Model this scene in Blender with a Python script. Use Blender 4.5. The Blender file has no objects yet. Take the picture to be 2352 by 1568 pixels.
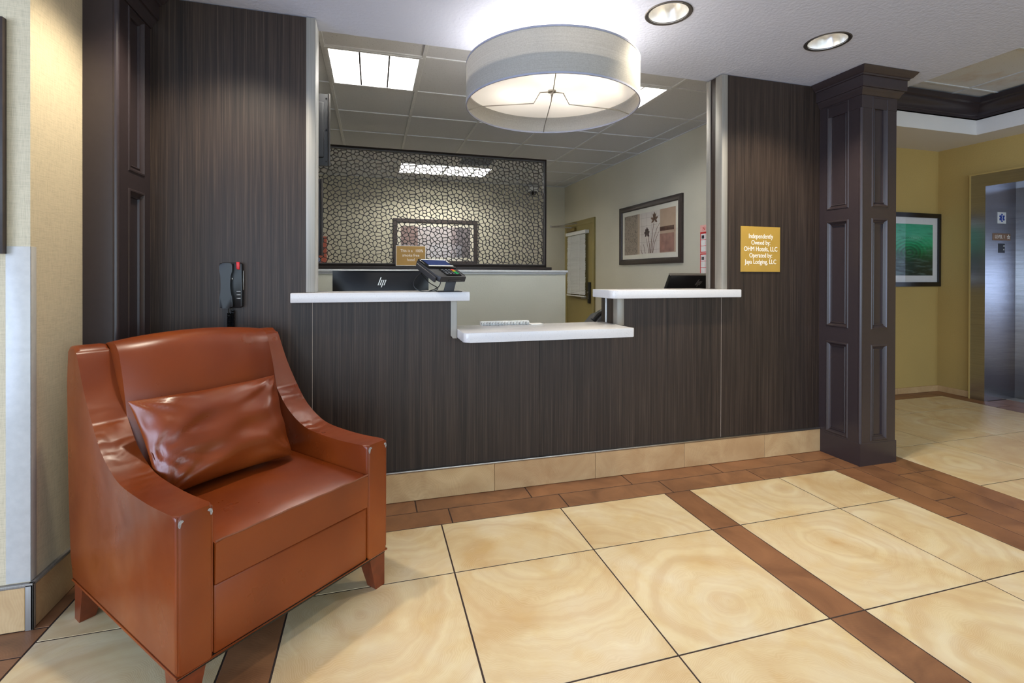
import bpy, bmesh, math, random
from mathutils import Vector, Matrix
S = bpy.context.scene
COL = S.collection
PI = math.pi
random.seed(7)

# ------------------------------------------------------------------ camera
cam_d = bpy.data.cameras.new('camera'); cam = bpy.data.objects.new('camera', cam_d); COL.objects.link(cam)
YAW, PITCH, ROLL = 0.2783, -0.0033, 0.0026
cam_d.sensor_width = 36.0; cam_d.sensor_fit = 'HORIZONTAL'
cam_d.lens = 36.0*1118.09/2352.0
cam_d.shift_y = (633.4-784.0)/2352.0
cam_d.clip_start = 0.05
Fv = Vector((math.sin(YAW)*math.cos(PITCH), math.cos(YAW)*math.cos(PITCH), math.sin(PITCH)))
R0 = Vector((math.cos(YAW), -math.sin(YAW), 0)); U0 = R0.cross(Fv)
Rv = R0*math.cos(ROLL)+U0*math.sin(ROLL); Uv = U0*math.cos(ROLL)-R0*math.sin(ROLL)
M = Matrix((Rv, Uv, -Fv)).transposed().to_4x4(); M.translation = Vector((0, -2.5799, 1.1782))
cam.matrix_world = M
S.camera = cam

# ------------------------------------------------------------------ world, exposure, daylight
S.view_settings.view_transform = 'Standard'; S.view_settings.look = 'None'
S.view_settings.gamma = 1.0; S.view_settings.use_curve_mapping = False
S.view_settings.exposure = 0.0
W = bpy.data.worlds.new('world'); S.world = W; W.use_nodes = True
bg = W.node_tree.nodes['Background']; bg.inputs[0].default_value = (0.62, 0.74, 1.0, 1); bg.inputs[1].default_value = 1.0

def area(name, loc, rot, sx, sy, power, col):
    l = bpy.data.lights.new(name, 'AREA'); l.shape = 'RECTANGLE'; l.size = sx; l.size_y = sy
    l.energy = power; l.color = col
    o = bpy.data.objects.new(name, l); COL.objects.link(o); o.location = loc; o.rotation_euler = rot
    return o
# daylight entering through the lobby's windows (back wall behind the camera, side wall)
for i, wx in enumerate((-1.9, 0.5, 2.9, 5.3)):
    area('window_daylight', (wx, -6.38, 1.35), (PI/2, 0, 0), 1.9, 1.9, 50, (0.68, 0.86, 1.0))
for wy in (-5.3, -3.2):
    area('window_daylight', (-3.98, wy, 1.15), (0, -PI/2, 0), 2.1, 1.8, 135, (0.56, 0.71, 1.0))

# ------------------------------------------------------------------ helpers
class MB:
    def __init__(s): s.bm = bmesh.new()
    def box(s, x0, x1, y0, y1, z0, z1, bevel=0.0, seg=2):
        r = bmesh.ops.create_cube(s.bm, size=1.0)
        vs = r['verts']
        for v in vs:
            v.co = Vector(((x0+x1)/2+v.co.x*(x1-x0), (y0+y1)/2+v.co.y*(y1-y0), (z0+z1)/2+v.co.z*(z1-z0)))
        if bevel > 0:
            es = list({e for v in vs for e in v.link_edges})
            bmesh.ops.bevel(s.bm, geom=es, offset=bevel, segments=seg, profile=0.5, affect='EDGES')
        return s
    def quad(s, *p):
        s.bm.faces.new([s.bm.verts.new(Vector(q)) for q in p]); return s
    def prism(s, poly, O, X, Y, N, depth, bevel=0.0, seg=2):
        O, X, Y, N = map(Vector, (O, X, Y, N))
        a = [s.bm.verts.new(O+X*p[0]+Y*p[1]) for p in poly]
        b = [s.bm.verts.new(O+X*p[0]+Y*p[1]+N*depth) for p in poly]
        n = len(poly)
        f = [s.bm.faces.new(a[::-1]), s.bm.faces.new(b)]
        for i in range(n): s.bm.faces.new((a[i], a[(i+1) % n], b[(i+1) % n], b[i]))
        if bevel > 0:
            es = list({e for ff in f for e in ff.edges})
            bmesh.ops.bevel(s.bm, geom=es, offset=bevel, segments=seg, profile=0.5, affect='EDGES')
        return s
    def lathe(s, prof, c=(0, 0, 0), n=32, closed=False):
        c = Vector(c); rings = []
        for r, z in prof:
            if r < 1e-6: rings.append([s.bm.verts.new(c+Vector((0, 0, z)))])
            else: rings.append([s.bm.verts.new(c+Vector((r*math.cos(2*PI*i/n), r*math.sin(2*PI*i/n), z))) for i in range(n)])
        m = len(rings); rng = range(m if closed else m-1)
        for k in rng:
            a, b = rings[k], rings[(k+1) % m]
            for i in range(n):
                j = (i+1) % n
                if len(a) == 1 and len(b) == 1: continue
                if len(a) == 1: s.bm.faces.new((a[0], b[i], b[j]))
                elif len(b) == 1: s.bm.faces.new((a[i], a[j], b[0]))
                else: s.bm.faces.new((a[i], a[j], b[j], b[i]))
        return s
    def tube(s, pts, r, n=8, closed=False, cap=True):
        P = [Vector(p) for p in pts]; m = len(P); rings = []
        prev = None
        for i in range(m):
            if closed: t = P[(i+1) % m]-P[i-1]
            else: t = P[min(i+1, m-1)]-P[max(i-1, 0)]
            t.normalize()
            if prev is None:
                a = Vector((0, 0, 1)) if abs(t.z) < .9 else Vector((1, 0, 0))
                nn = t.cross(a).normalized()
            else:
                nn = (prev-t*prev.dot(t))
                nn = nn.normalized() if nn.length > 1e-6 else t.orthogonal().normalized()
            prev = nn; bb = t.cross(nn)
            rr = r[i] if isinstance(r, (list, tuple)) else r
            rings.append([s.bm.verts.new(P[i]+nn*rr*math.cos(2*PI*k/n)+bb*rr*math.sin(2*PI*k/n)) for k in range(n)])
        for i in range(m if closed else m-1):
            a, b = rings[i], rings[(i+1) % m]
            for k in range(n): s.bm.faces.new((a[k], a[(k+1) % n], b[(k+1) % n], b[k]))
        if cap and not closed:
            s.bm.faces.new(rings[0][::-1]); s.bm.faces.new(rings[-1])
        return s
    def sweep(s, path, prof, O, X, Y, N, closed=True, openprof=False):
        """path in the plane (X,Y); prof = [(o,h)] : o offset along the left normal, h along N."""
        O, X, Y, N = map(Vector, (O, X, Y, N)); m = len(path); rings = []
        for i in range(m):
            p = Vector(path[i])
            d1 = (p-Vector(path[i-1])).normalized() if (closed or i > 0) else None
            d2 = (Vector(path[(i+1) % m])-p).normalized() if (closed or i < m-1) else None
            if d1 is None: d1 = d2
            if d2 is None: d2 = d1
            n1 = Vector((-d1.y, d1.x)); n2 = Vector((-d2.y, d2.x)); b = n1+n2
            b = b/(1+n1.dot(n2))
            rings.append([s.bm.verts.new(O+X*(p.x+b.x*o)+Y*(p.y+b.y*o)+N*h) for o, h in prof])
        k = len(prof)
        for i in range(m if closed else m-1):
            a, b = rings[i], rings[(i+1) % m]
            for j in range(k-1 if openprof else k):
                s.bm.faces.new((a[j], b[j], b[(j+1) % k], a[(j+1) % k]))
        if not closed and not openprof:
            s.bm.faces.new(rings[0]); s.bm.faces.new(rings[-1][::-1])
        return s
    def mesh(s, name, mat=None, smooth=True, angle=35):
        bmesh.ops.recalc_face_normals(s.bm, faces=s.bm.faces[:])
        me = bpy.data.meshes.new(name); s.bm.to_mesh(me); s.bm.free()
        if mat: me.materials.append(mat)
        if smooth and len(me.polygons):
            me.polygons.foreach_set('use_smooth', [True]*len(me.polygons))
            me.set_sharp_from_angle(angle=math.radians(angle))
        me.update()
        return me
def world_loc(o):
    v = Vector(o.location)
    while o.parent: o = o.parent; v += o.location
    return v
def put(name, me, parent=None, loc=(0, 0, 0), label=None, kind=None):
    o = bpy.data.objects.new(name, me); COL.objects.link(o)
    if parent: o.parent = parent
    o.location = loc
    if label: o['label'] = label
    if kind: o['kind'] = kind
    return o
def part(name, mb, mat, parent, local=False, **k):
    """mesh drawn in world coordinates (or the parent's frame when local) hung under parent"""
    me = mb.mesh(name, mat)
    if not local:
        w = world_loc(parent); me.transform(Matrix.Translation(-w))
    return put(name, me, parent, **k)
def thing(name, label, cat, loc=(0, 0, 0), group=None, rotz=0.0):
    o = bpy.data.objects.new(name, None); COL.objects.link(o); o.location = loc; o.rotation_euler = (0, 0, rotz)
    o.empty_display_size = 0.1
    o['label'] = label; o['category'] = cat
    if group: o['group'] = group
    return o
def tag(o, label, cat, group=None):
    o['label'] = label; o['category'] = cat
    if group: o['group'] = group
    return o
def struct(name, mb=None, mat=None, loc=(0, 0, 0)):
    if mb is None: o = bpy.data.objects.new(name, None); COL.objects.link(o); o.location = loc
    else: o = put(name, mb.mesh(name, mat))
    o['kind'] = 'structure'; return o
def B(*a, **k): return MB().box(*a, **k)
EX, EY, EZ = Vector((1, 0, 0)), Vector((0, 1, 0)), Vector((0, 0, 1))
def rect(x0, x1, y0, y1): return [(x0, y0), (x1, y0), (x1, y1), (x0, y1)]
def text_mesh(body, size, mat, align='CENTER', extrude=0.0004, sx=1.0, space=1.0, bold=0.0):
    c = bpy.data.curves.new('lettering', 'FONT'); c.body = body; c.size = size; c.align_x = align; c.align_y = 'CENTER'
    c.extrude = extrude; c.space_line = space; c.resolution_u = 4; c.offset = bold
    o = bpy.data.objects.new('lettering', c); COL.objects.link(o)
    dg = bpy.context.evaluated_depsgraph_get(); me = bpy.data.meshes.new_from_object(o.evaluated_get(dg))
    bpy.data.objects.remove(o); bpy.data.curves.remove(c)
    me.transform(Matrix.Diagonal((sx, 1, 1, 1))); me.materials.clear(); me.materials.append(mat); me.name = 'lettering'
    return me
def frame_matrix(O, X, Y):
    X = Vector(X).normalized(); Y = Vector(Y).normalized(); N = X.cross(Y)
    m = Matrix((X, Y, N)).transposed().to_4x4(); m.translation = Vector(O); return m

# ------------------------------------------------------------------ materials
def srgb(r, g, b):
    f = lambda c: (c/255/12.92) if c/255 <= .04045 else ((c/255+.055)/1.055)**2.4
    return (f(r), f(g), f(b), 1)
class NM:
    def __init__(s, name):
        s.m = bpy.data.materials.new(name); s.m.use_nodes = True; s.t = s.m.node_tree; s.n = s.t.nodes
        s.p = s.n['Principled BSDF']; s.out = s.n['Material Output']
    def add(s, typ, **k):
        n = s.n.new(typ)
        for a, v in k.items(): setattr(n, a, v)
        return n
    def link(s, a, b): s.t.links.new(a, b)
    def setp(s, **k):
        for a, v in k.items(): s.p.inputs[a.replace('_', ' ')].default_value = v
        return s
    def coord(s, scale=(1, 1, 1), kind='Object', rot=(0, 0, 0)):
        tc = s.add('ShaderNodeTexCoord'); mp = s.add('ShaderNodeMapping')
        mp.inputs['Scale'].default_value = scale; mp.inputs['Rotation'].default_value = rot
        s.link(tc.outputs[kind], mp.inputs[0]); return mp.outputs[0]
    def wcoord(s, scale=(1, 1, 1)):
        g = s.add('ShaderNodeNewGeometry'); mp = s.add('ShaderNodeMapping'); mp.inputs['Scale'].default_value = scale
        s.link(g.outputs['Position'], mp.inputs[0]); return mp.outputs[0]
    def noise(s, vec, scale, detail=3, rough=.55, dist=0.0):
        n = s.add('ShaderNodeTexNoise'); n.inputs['Scale'].default_value = scale; n.inputs['Detail'].default_value = detail
        n.inputs['Roughness'].default_value = rough; n.inputs['Distortion'].default_value = dist
        if vec is not None: s.link(vec, n.inputs['Vector'])
        return n.outputs['Fac']
    def ramp(s, fac, stops, interp='LINEAR'):
        r = s.add('ShaderNodeValToRGB'); r.color_ramp.interpolation = interp
        while len(r.color_ramp.elements) > 1: r.color_ramp.elements.remove(r.color_ramp.elements[-1])
        for i, (p, c) in enumerate(stops):
            e = r.color_ramp.elements[0] if i == 0 else r.color_ramp.elements.new(p)
            e.position = p; e.color = c if len(c) == 4 else (*c, 1)
        s.link(fac, r.inputs[0]); return r.outputs[0]
    def math(s, op, a, b=None, c=None):
        n = s.add('ShaderNodeMath', operation=op)
        for i, v in enumerate((a, b, c)):
            if v is None: continue
            if isinstance(v, (int, float)): n.inputs[i].default_value = v
            else: s.link(v, n.inputs[i])
        return n.outputs[0]
    def mix(s, fac, a, b, mode='MIX'):
        n = s.add('ShaderNodeMix', data_type='RGBA', blend_type=mode)
        for sock, v in ((n.inputs[0], fac), (n.inputs[6], a), (n.inputs[7], b)):
            if isinstance(v, (int, float)): sock.default_value = v
            elif isinstance(v, tuple): sock.default_value = v if len(v) == 4 else (*v, 1)
            else: s.link(v, sock)
        return n.outputs[2]
    def bump(s, h, strength=.2, dist=.002):
        b = s.add('ShaderNodeBump'); b.inputs['Strength'].default_value = strength; b.inputs['Distance'].default_value = dist
        s.link(h, b.inputs['Height']); s.link(b.outputs[0], s.p.inputs['Normal']); return s
    def col(s, c):
        if isinstance(c, tuple): s.p.inputs['Base Color'].default_value = c if len(c) == 4 else (*c, 1)
        else: s.link(c, s.p.inputs['Base Color'])
        return s
def plain(name, c, rough=.5, metal=0.0, spec=.5, grain=0.06, gs=40):
    m = NM(name); v = m.coord(); n = m.noise(v, gs, 3)
    lo = tuple(x*(1-grain) for x in c[:3]); hi = tuple(min(1, x*(1+grain)) for x in c[:3])
    m.col(m.ramp(n, [(.3, lo), (.7, hi)])); m.setp(Roughness=rough, Metallic=metal)
    m.p.inputs['Specular IOR Level'].default_value = spec
    return m.m
def emit(name, c, strength):
    m = NM(name); v = m.coord(); n = m.noise(v, 3, 1)
    m.col(m.ramp(n, [(.3, tuple(x*.98 for x in c[:3])), (.7, c[:3])])); m.p.inputs['Emission Color'].default_value = (*c[:3], 1)
    m.p.inputs['Emission Strength'].default_value = strength; return m.m

def tile_mat():
    m = NM('maple_end_grain_tile')
    tc = m.add('ShaderNodeTexCoord'); oi = m.add('ShaderNodeObjectInfo'); rnd = oi.outputs['Random']
    wn = m.add('ShaderNodeTexWhiteNoise', noise_dimensions='1D'); m.link(rnd, wn.inputs['W'])
    sub = m.add('ShaderNodeVectorMath', operation='SUBTRACT'); m.link(wn.outputs['Color'], sub.inputs[0]); sub.inputs[1].default_value = (.5, .5, .5)
    off = m.add('ShaderNodeVectorMath', operation='MULTIPLY'); m.link(sub.outputs[0], off.inputs[0]); off.inputs[1].default_value = (.62, .62, 0)
    p = m.add('ShaderNodeVectorMath', operation='ADD'); m.link(tc.outputs['Object'], p.inputs[0]); m.link(off.outputs[0], p.inputs[1])
    # seed the fields per tile
    sd = m.add('ShaderNodeVectorMath', operation='SCALE'); m.link(wn.outputs['Color'], sd.inputs[0]); sd.inputs['Scale'].default_value = 37.0
    ps = m.add('ShaderNodeVectorMath', operation='ADD'); m.link(p.outputs[0], ps.inputs[0]); m.link(sd.outputs[0], ps.inputs[1])
    nz = m.add('ShaderNodeTexNoise'); nz.inputs['Scale'].default_value = 4.5; nz.inputs['Detail'].default_value = 3; m.link(ps.outputs[0], nz.inputs['Vector'])
    ln = m.add('ShaderNodeVectorMath', operation='LENGTH'); m.link(p.outputs[0], ln.inputs[0])
    r = m.math('MULTIPLY_ADD', nz.outputs['Fac'], .20, ln.outputs['Value'])
    fine = m.math('SINE', m.math('MULTIPLY', r, 1150.0))
    blot = m.noise(ps.outputs[0], 3.2, 4, .55, .6)
    band = m.add('ShaderNodeTexNoise', noise_dimensions='1D'); band.inputs['Scale'].default_value = 16; band.inputs['Detail'].default_value = 3
    m.link(m.math('ADD', r, m.math('MULTIPLY', rnd, 50)), band.inputs['W'])
    base = m.ramp(blot, [(.30, srgb(204, 172, 122)), (.48, srgb(221, 199, 154)), (.72, srgb(228, 214, 182))])
    c2 = m.mix(m.math('MULTIPLY', m.ramp(band.outputs['Fac'], [(.35, (0, 0, 0)), (.7, (1, 1, 1))]), .45), base, srgb(192, 152, 104))
    patch = m.ramp(m.noise(ps.outputs[0], 7.0, 3, .6, .4), [(.52, (0, 0, 0)), (.75, (1, 1, 1))])
    c3 = m.mix(m.math('MULTIPLY', patch, .38), c2, srgb(205, 165, 95))
    core = m.ramp(r, [(.06, (1, 1, 1)), (.15, (0, 0, 0))])
    c4 = m.mix(m.math('MULTIPLY', core, .45), c3, srgb(176, 122, 62))
    c5 = m.mix(m.math('MULTIPLY', m.math('MULTIPLY_ADD', fine, .5, .5), .15), c4, srgb(246, 228, 190))
    m.col(c5); m.setp(Roughness=.36); m.p.inputs['Specular IOR Level'].default_value = .45
    m.bump(fine, .05, .0006)
    return m.m
def plank_mat(name='walnut_plank_tile', a=(106, 71, 48), b=(154, 108, 73)):
    m = NM(name); tc = m.add('ShaderNodeTexCoord'); oi = m.add('ShaderNodeObjectInfo')
    wn = m.add('ShaderNodeTexWhiteNoise', noise_dimensions='1D'); m.link(oi.outputs['Random'], wn.inputs['W'])
    sd = m.add('ShaderNodeVectorMath', operation='SCALE'); m.link(wn.outputs['Color'], sd.inputs[0]); sd.inputs['Scale'].default_value = 37.0
    ps = m.add('ShaderNodeVectorMath', operation='ADD'); m.link(tc.outputs['Object'], ps.inputs[0]); m.link(sd.outputs[0], ps.inputs[1])
    blot = m.noise(ps.outputs[0], 5, 4, .6, .8)
    nz = m.noise(ps.outputs[0], 6, 2)
    ln = m.add('ShaderNodeVectorMath', operation='LENGTH')
    o2 = m.add('ShaderNodeVectorMath', operation='ADD'); m.link(tc.outputs['Object'], o2.inputs[0]); o2.inputs[1].default_value = (.12, .17, 0); m.link(o2.outputs[0], ln.inputs[0])
    r = m.math('MULTIPLY_ADD', nz, .1, ln.outputs['Value']); fine = m.math('SINE', m.math('MULTIPLY', r, 900.0))
    base = m.ramp(blot, [(.3, srgb(*a)), (.7, srgb(*b))])
    c1 = m.mix(m.math('MULTIPLY', oi.outputs['Random'], .3), base, srgb(150, 98, 60))
    c2 = m.mix(m.math('MULTIPLY', m.math('MULTIPLY_ADD', fine, .5, .5), .12), c1, srgb(160, 112, 76))
    m.col(c2); m.setp(Roughness=.4); m.bump(fine, .05, .0006); return m.m
def laminate_mat():
    m = NM('dark_linear_laminate'); v = m.wcoord((190, 190, 1.6)); n = m.noise(v, 1.0, 3, .7)
    v2 = m.wcoord((45, 45, .6)); n2 = m.noise(v2, 1.0, 2, .6)
    v3 = m.wcoord((420, 420, 9)); n3 = m.noise(v3, 1.0, 2, .6)
    c = m.ramp(n, [(.30, srgb(21, 14, 11)), (.5, srgb(45, 35, 29)), (.70, srgb(84, 69, 58))])
    c = m.mix(.45, c, m.ramp(n2, [(.3, srgb(28, 20, 16)), (.75, srgb(68, 54, 45))]))
    c = m.mix(m.math('MULTIPLY', m.ramp(n3, [(.6, (0, 0, 0)), (.8, (1, 1, 1))]), .35), c, srgb(34, 26, 24))
    m.col(c); m.setp(Roughness=.42); m.p.inputs['Specular IOR Level'].default_value = .32; m.bump(n, .15, .001); return m.m
def wall_mat(name, c, scale=75, strength=.35, rough=.75, var=.05):
    m = NM(name); v = m.wcoord(); n = m.noise(v, scale, 3, .5, .3); b = m.noise(v, 1.3, 2)
    lo = tuple(x*(1-var) for x in c[:3]); hi = tuple(min(1, x*(1+var)) for x in c[:3])
    m.col(m.ramp(b, [(.3, lo), (.7, hi)])); m.setp(Roughness=rough); m.p.inputs['Specular IOR Level'].default_value = .3
    m.bump(n, strength, .004); return m.m
def linen_mat(name, c):
    m = NM(name); a = m.noise(m.wcoord((28, 28, 520)), 1, 3, .6); b = m.noise(m.wcoord((520, 520, 28)), 1, 3, .6)
    w = m.math('ADD', m.math('MULTIPLY', a, .5), m.math('MULTIPLY', b, .5)); blot = m.noise(m.wcoord(), 2.2, 2)
    k = lambda f: tuple(min(1, x*f) for x in c[:3])
    cc = m.ramp(w, [(.36, k(.80)), (.5, k(1)), (.64, k(1.10))]); cc = m.mix(m.math('MULTIPLY', blot, .12), cc, k(.8))
    m.col(cc); m.setp(Roughness=.8); m.bump(w, .2, .001); return m.m
def quartz_mat():
    m = NM('white_quartz'); v = m.wcoord(); n = m.noise(v, 330, 2); n2 = m.noise(v, 150, 2)
    c = m.mix(m.ramp(n, [(.66, (0, 0, 0)), (.72, (1, 1, 1))]), srgb(206, 203, 202), srgb(150, 150, 152))
    c = m.mix(m.math('MULTIPLY', m.ramp(n2, [(.64, (0, 0, 0)), (.7, (1, 1, 1))]), .5), c, srgb(186, 184, 183))
    m.col(c); m.setp(Roughness=.22); return m.m
def brushed(name, c, rough=.3, vertical=True, metal=1.0):
    m = NM(name); v = m.wcoord((300, 300, 3) if vertical else (3, 3, 300)); n = m.noise(v, 1, 3)
    k = lambda f: tuple(min(1, x*f) for x in c[:3])
    m.col(m.ramp(n, [(.3, k(.86)), (.7, k(1.08))])); m.setp(Roughness=rough, Metallic=metal); m.bump(n, .05, .0005); return m.m
def leather_mat(name='cognac_leather', creases=False):
    m = NM(name); v = m.coord(); n = m.noise(v, 2.6, 2, .5, .2); mott = m.noise(v, 7, 3, .5, .2)
    c = m.ramp(n, [(.32, srgb(106, 42, 11)), (.55, srgb(132, 58, 15)), (.75, srgb(150, 74, 24))])
    c = m.mix(m.math('MULTIPLY', mott, .35), c, srgb(112, 48, 18)); m.col(c)
    m.link(m.ramp(mott, [(.3, (.26,)*3), (.7, (.37,)*3)]), m.p.inputs['Roughness'])
    m.p.inputs['Specular IOR Level'].default_value = .5
    h = m.noise(v, 11, 1, .4, 0)
    if creases:   # soft folds across the bend of the arm, as sat-on leather has
        sp = m.add('ShaderNodeSeparateXYZ'); m.link(v, sp.inputs[0])
        ph = m.math('MULTIPLY_ADD', m.noise(v, 12, 2), 9.0, m.math('MULTIPLY', sp.outputs[1], 150.0))
        mask = m.ramp(sp.outputs[1], [(.24, (0, 0, 0)), (.36, (1, 1, 1)), (.46, (1, 1, 1)), (.62, (.25,)*3), (.72, (0, 0, 0))])
        gn = m.add('ShaderNodeNewGeometry'); sn = m.add('ShaderNodeSeparateXYZ'); m.link(gn.outputs['Normal'], sn.inputs[0])
        top = m.math('MULTIPLY', m.ramp(m.noise(v, 6, 1), [(.35, (.2,)*3), (.6, (1, 1, 1))]), m.ramp(sn.outputs[2], [(.1, (0, 0, 0)), (.4, (1, 1, 1))]))
        h = m.math('MULTIPLY_ADD', m.math('MULTIPLY', m.math('SINE', ph), m.math('MULTIPLY', mask, top)), .35, h)
    m.bump(h, .5 if creases else .18, .006); return m.m
def ctile_mat():
    m = NM('mineral_ceiling_tile'); v = m.wcoord(); n = m.noise(v, 170, 2); n2 = m.noise(v, 38, 2)
    c = m.mix(m.ramp(n, [(.66, (0, 0, 0)), (.73, (1, 1, 1))]), srgb(204, 206, 210), srgb(140, 138, 136))
    c = m.mix(m.math('MULTIPLY', n2, .12), c, srgb(184, 184, 186)); m.col(c); m.setp(Roughness=.9); m.bump(n, .3, .002); return m.m
def stain_tile_mat():
    m = NM('stained_ceiling_tile'); v = m.wcoord(); n = m.noise(v, 170, 2); n2 = m.noise(v, 5, 3, .6)
    c = m.mix(m.ramp(n, [(.66, (0, 0, 0)), (.73, (1, 1, 1))]), srgb(212, 212, 212), srgb(150, 144, 138))
    c = m.mix(m.math('MULTIPLY', m.ramp(n2, [(.5, (0, 0, 0)), (.7, (1, 1, 1))]), .4), c, srgb(190, 158, 126)); m.col(c); m.setp(Roughness=.9); m.bump(n, .3, .002); return m.m
def shade_mat():
    m = NM('lampshade_linen'); v = m.coord(); a = m.noise(m.coord((3, 3, 500)), 1, 2); b = m.noise(v, 160, 2)
    w = m.math('ADD', m.math('MULTIPLY', a, .5), m.math('MULTIPLY', b, .5))
    c = m.ramp(w, [(.35, srgb(182, 177, 168)), (.65, srgb(200, 196, 188))])
    d = m.add('ShaderNodeBsdfDiffuse'); t = m.add('ShaderNodeBsdfTranslucent'); mx = m.add('ShaderNodeMixShader'); mx.inputs[0].default_value = .42
    m.link(c, d.inputs[0]); m.link(c, t.inputs[0]); m.link(d.outputs[0], mx.inputs[1]); m.link(t.outputs[0], mx.inputs[2]); m.link(mx.outputs[0], m.out.inputs[0]); return m.m
def diffuser_mat():
    m = NM('opal_diffuser'); n = m.noise(m.coord(), 6, 2); c = m.ramp(n, [(.3, (.86, .84, .80)), (.7, (.90, .88, .84))])
    d = m.add('ShaderNodeBsdfDiffuse'); t = m.add('ShaderNodeBsdfTranslucent'); mx = m.add('ShaderNodeMixShader'); mx.inputs[0].default_value = .55
    m.link(c, d.inputs[0]); m.link(c, t.inputs[0]); m.link(d.outputs[0], mx.inputs[1]); m.link(t.outputs[0], mx.inputs[2]); m.link(mx.outputs[0], m.out.inputs[0]); return m.m
def glass_mat(name='picture_glass'):
    m = NM(name); n = m.noise(m.coord(), 3, 1); m.link(m.ramp(n, [(.3, (.02,)*3), (.7, (.04,)*3)]), m.p.inputs['Roughness'])
    m.col((1, 1, 1)); g = m.add('ShaderNodeBsdfGlossy'); g.inputs['Roughness'].default_value = .03; t = m.add('ShaderNodeBsdfTransparent'); mx = m.add('ShaderNodeMixShader')
    lw = m.add('ShaderNodeLayerWeight'); f5 = m.math('MULTIPLY_ADD', m.math('POWER', lw.outputs['Facing'], 5.0), .9, .035)
    m.link(f5, mx.inputs[0]); m.link(t.outputs[0], mx.inputs[1]); m.link(g.outputs[0], mx.inputs[2]); m.link(mx.outputs[0], m.out.inputs[0]); return m.m

T = dict(
 tile=tile_mat(), plank=plank_mat(), basetile=None, grout=plain('dark_grout', srgb(58, 42, 34), .9),
 lam=laminate_mat(), espresso=plain('espresso_paint', srgb(52, 43, 44), .30, grain=.05),
 quartz=quartz_mat(), linen=linen_mat('beige_linen_wallpaper', srgb(204, 188, 156)),
 office=wall_mat('office_wall_paint', srgb(202, 196, 176)), olive=wall_mat('olive_wall_paint', srgb(182, 155, 94)),
 ceil=wall_mat('knockdown_ceiling', srgb(198, 203, 220), 55, .55, .9, .02), white=wall_mat('white_soffit_paint', srgb(218, 214, 210), 60, .2, .85, .02),
 ctile=ctile_mat(), stile=stain_tile_mat(), grid=plain('ceiling_grid_enamel', srgb(206, 208, 210), .5),
 alu=brushed('satin_aluminium', srgb(156, 151, 142), .5, True, .5), steel=brushed('brushed_stainless', srgb(176, 176, 180), .24, False),
 leather=leather_mat(), leatherarm=leather_mat('cognac_leather_arm', True), woodleg=plain('cherry_stained_wood', srgb(112, 50, 24), .35, gs=25, grain=.2), scuff=plain('scuffed_leather', srgb(150, 144, 140), .8, grain=.3, gs=200),
 thread=plain('worn_seam', srgb(120, 66, 40), .6), shade=shade_mat(), diff=diffuser_mat(),
 nickel=plain('brushed_nickel', srgb(170, 164, 156), .35, 1.0), trimband=plain('shade_trim_tape', srgb(150, 150, 162), .8),
 black=plain('black_plastic', srgb(12, 12, 13), .33), blackgloss=plain('black_gloss', srgb(12, 12, 13), .12), dgrey=plain('dark_grey_plastic', srgb(36, 36, 39), .5),
 graymetal=plain('gunmetal', srgb(70, 66, 64), .45, .6), red=plain('red_plastic', srgb(200, 16, 20), .35), whitep=plain('white_plastic', srgb(226, 226, 222), .45),
 gold=plain('gold_sign_acrylic', srgb(172, 136, 56), .4, grain=.05, gs=8), letter=plain('white_lettering', srgb(244, 240, 230), .6),
 gold2=plain('bronze_gold_sign_card', srgb(168, 128, 56), .5, grain=.05, gs=8),
 darkframe=plain('dark_wood_frame', srgb(54, 44, 40), .4, grain=.15, gs=30), lattice=plain('dark_lattice', srgb(32, 23, 20), .5),
 mat=plain('mat_board', srgb(224, 218, 200), .8, grain=.02), matw=plain('white_mat_board', srgb(214, 212, 212), .8, grain=.02), glass=glass_mat(),
 doorolive=wall_mat('olive_door_paint', srgb(142, 128, 80), 20, .05, .45), brass=plain('aged_brass', srgb(150, 130, 80), .4, .8),
 guard=plain('clear_corner_guard', srgb(190, 186, 178), .3), black2=plain('satin_black', srgb(26, 22, 22), .3),
 lampon=emit('fluorescent_tube', (1.0, .98, .93), 58.0), bulb=emit('warm_bulb', (1.0, .90, .74), 25.0), louver=plain('white_louver', srgb(240, 240, 238), .4),
 bulbcool=emit('downlight_lamp', (1.0, .93, .80), 5.0), mirror=plain('specular_reflector', srgb(236, 234, 230), .28, .75), ring=plain('downlight_trim', srgb(96, 92, 90), .4, .7),
 core=plain('wall_core_edge', srgb(176, 160, 146), .8), blue=plain('blue_sign_ink', srgb(28, 60, 150), .6), bronze=plain('bronze_sign_plate', srgb(146, 112, 84), .4, .4),
 shelfcap=plain('white_cap_paint', srgb(214, 216, 218), .4), redposter=plain('red_print', srgb(170, 88, 68), .6), paper=plain('white_paper', srgb(236, 234, 228), .8),
 calred=plain('calendar_red', srgb(206, 40, 36), .7), calpink=plain('calendar_pink', srgb(226, 170, 160), .7), ink=plain('dark_ink', srgb(60, 52, 54), .8), bluecloth=plain('blue_print', srgb(120, 132, 168), .7),
 screen=plain('screen_glass', srgb(44, 60, 110), .08), keyw=plain('grey_key', srgb(104, 106, 112), .5), keyr=plain('red_key', srgb(226, 60, 40), .5), keyy=plain('yellow_key', srgb(236, 196, 20), .5), keyg=plain('green_key', srgb(20, 170, 90), .5),
 desk=plain('grey_desk_laminate', srgb(130, 124, 116), .5), carpet=plain('office_floor', srgb(110, 98, 84), .9),
)
def base_tile_mat():
    return plank_mat('beige_base_tile', (182, 147, 102), (211, 180, 132))
T['basetile'] = base_tile_mat()

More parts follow.
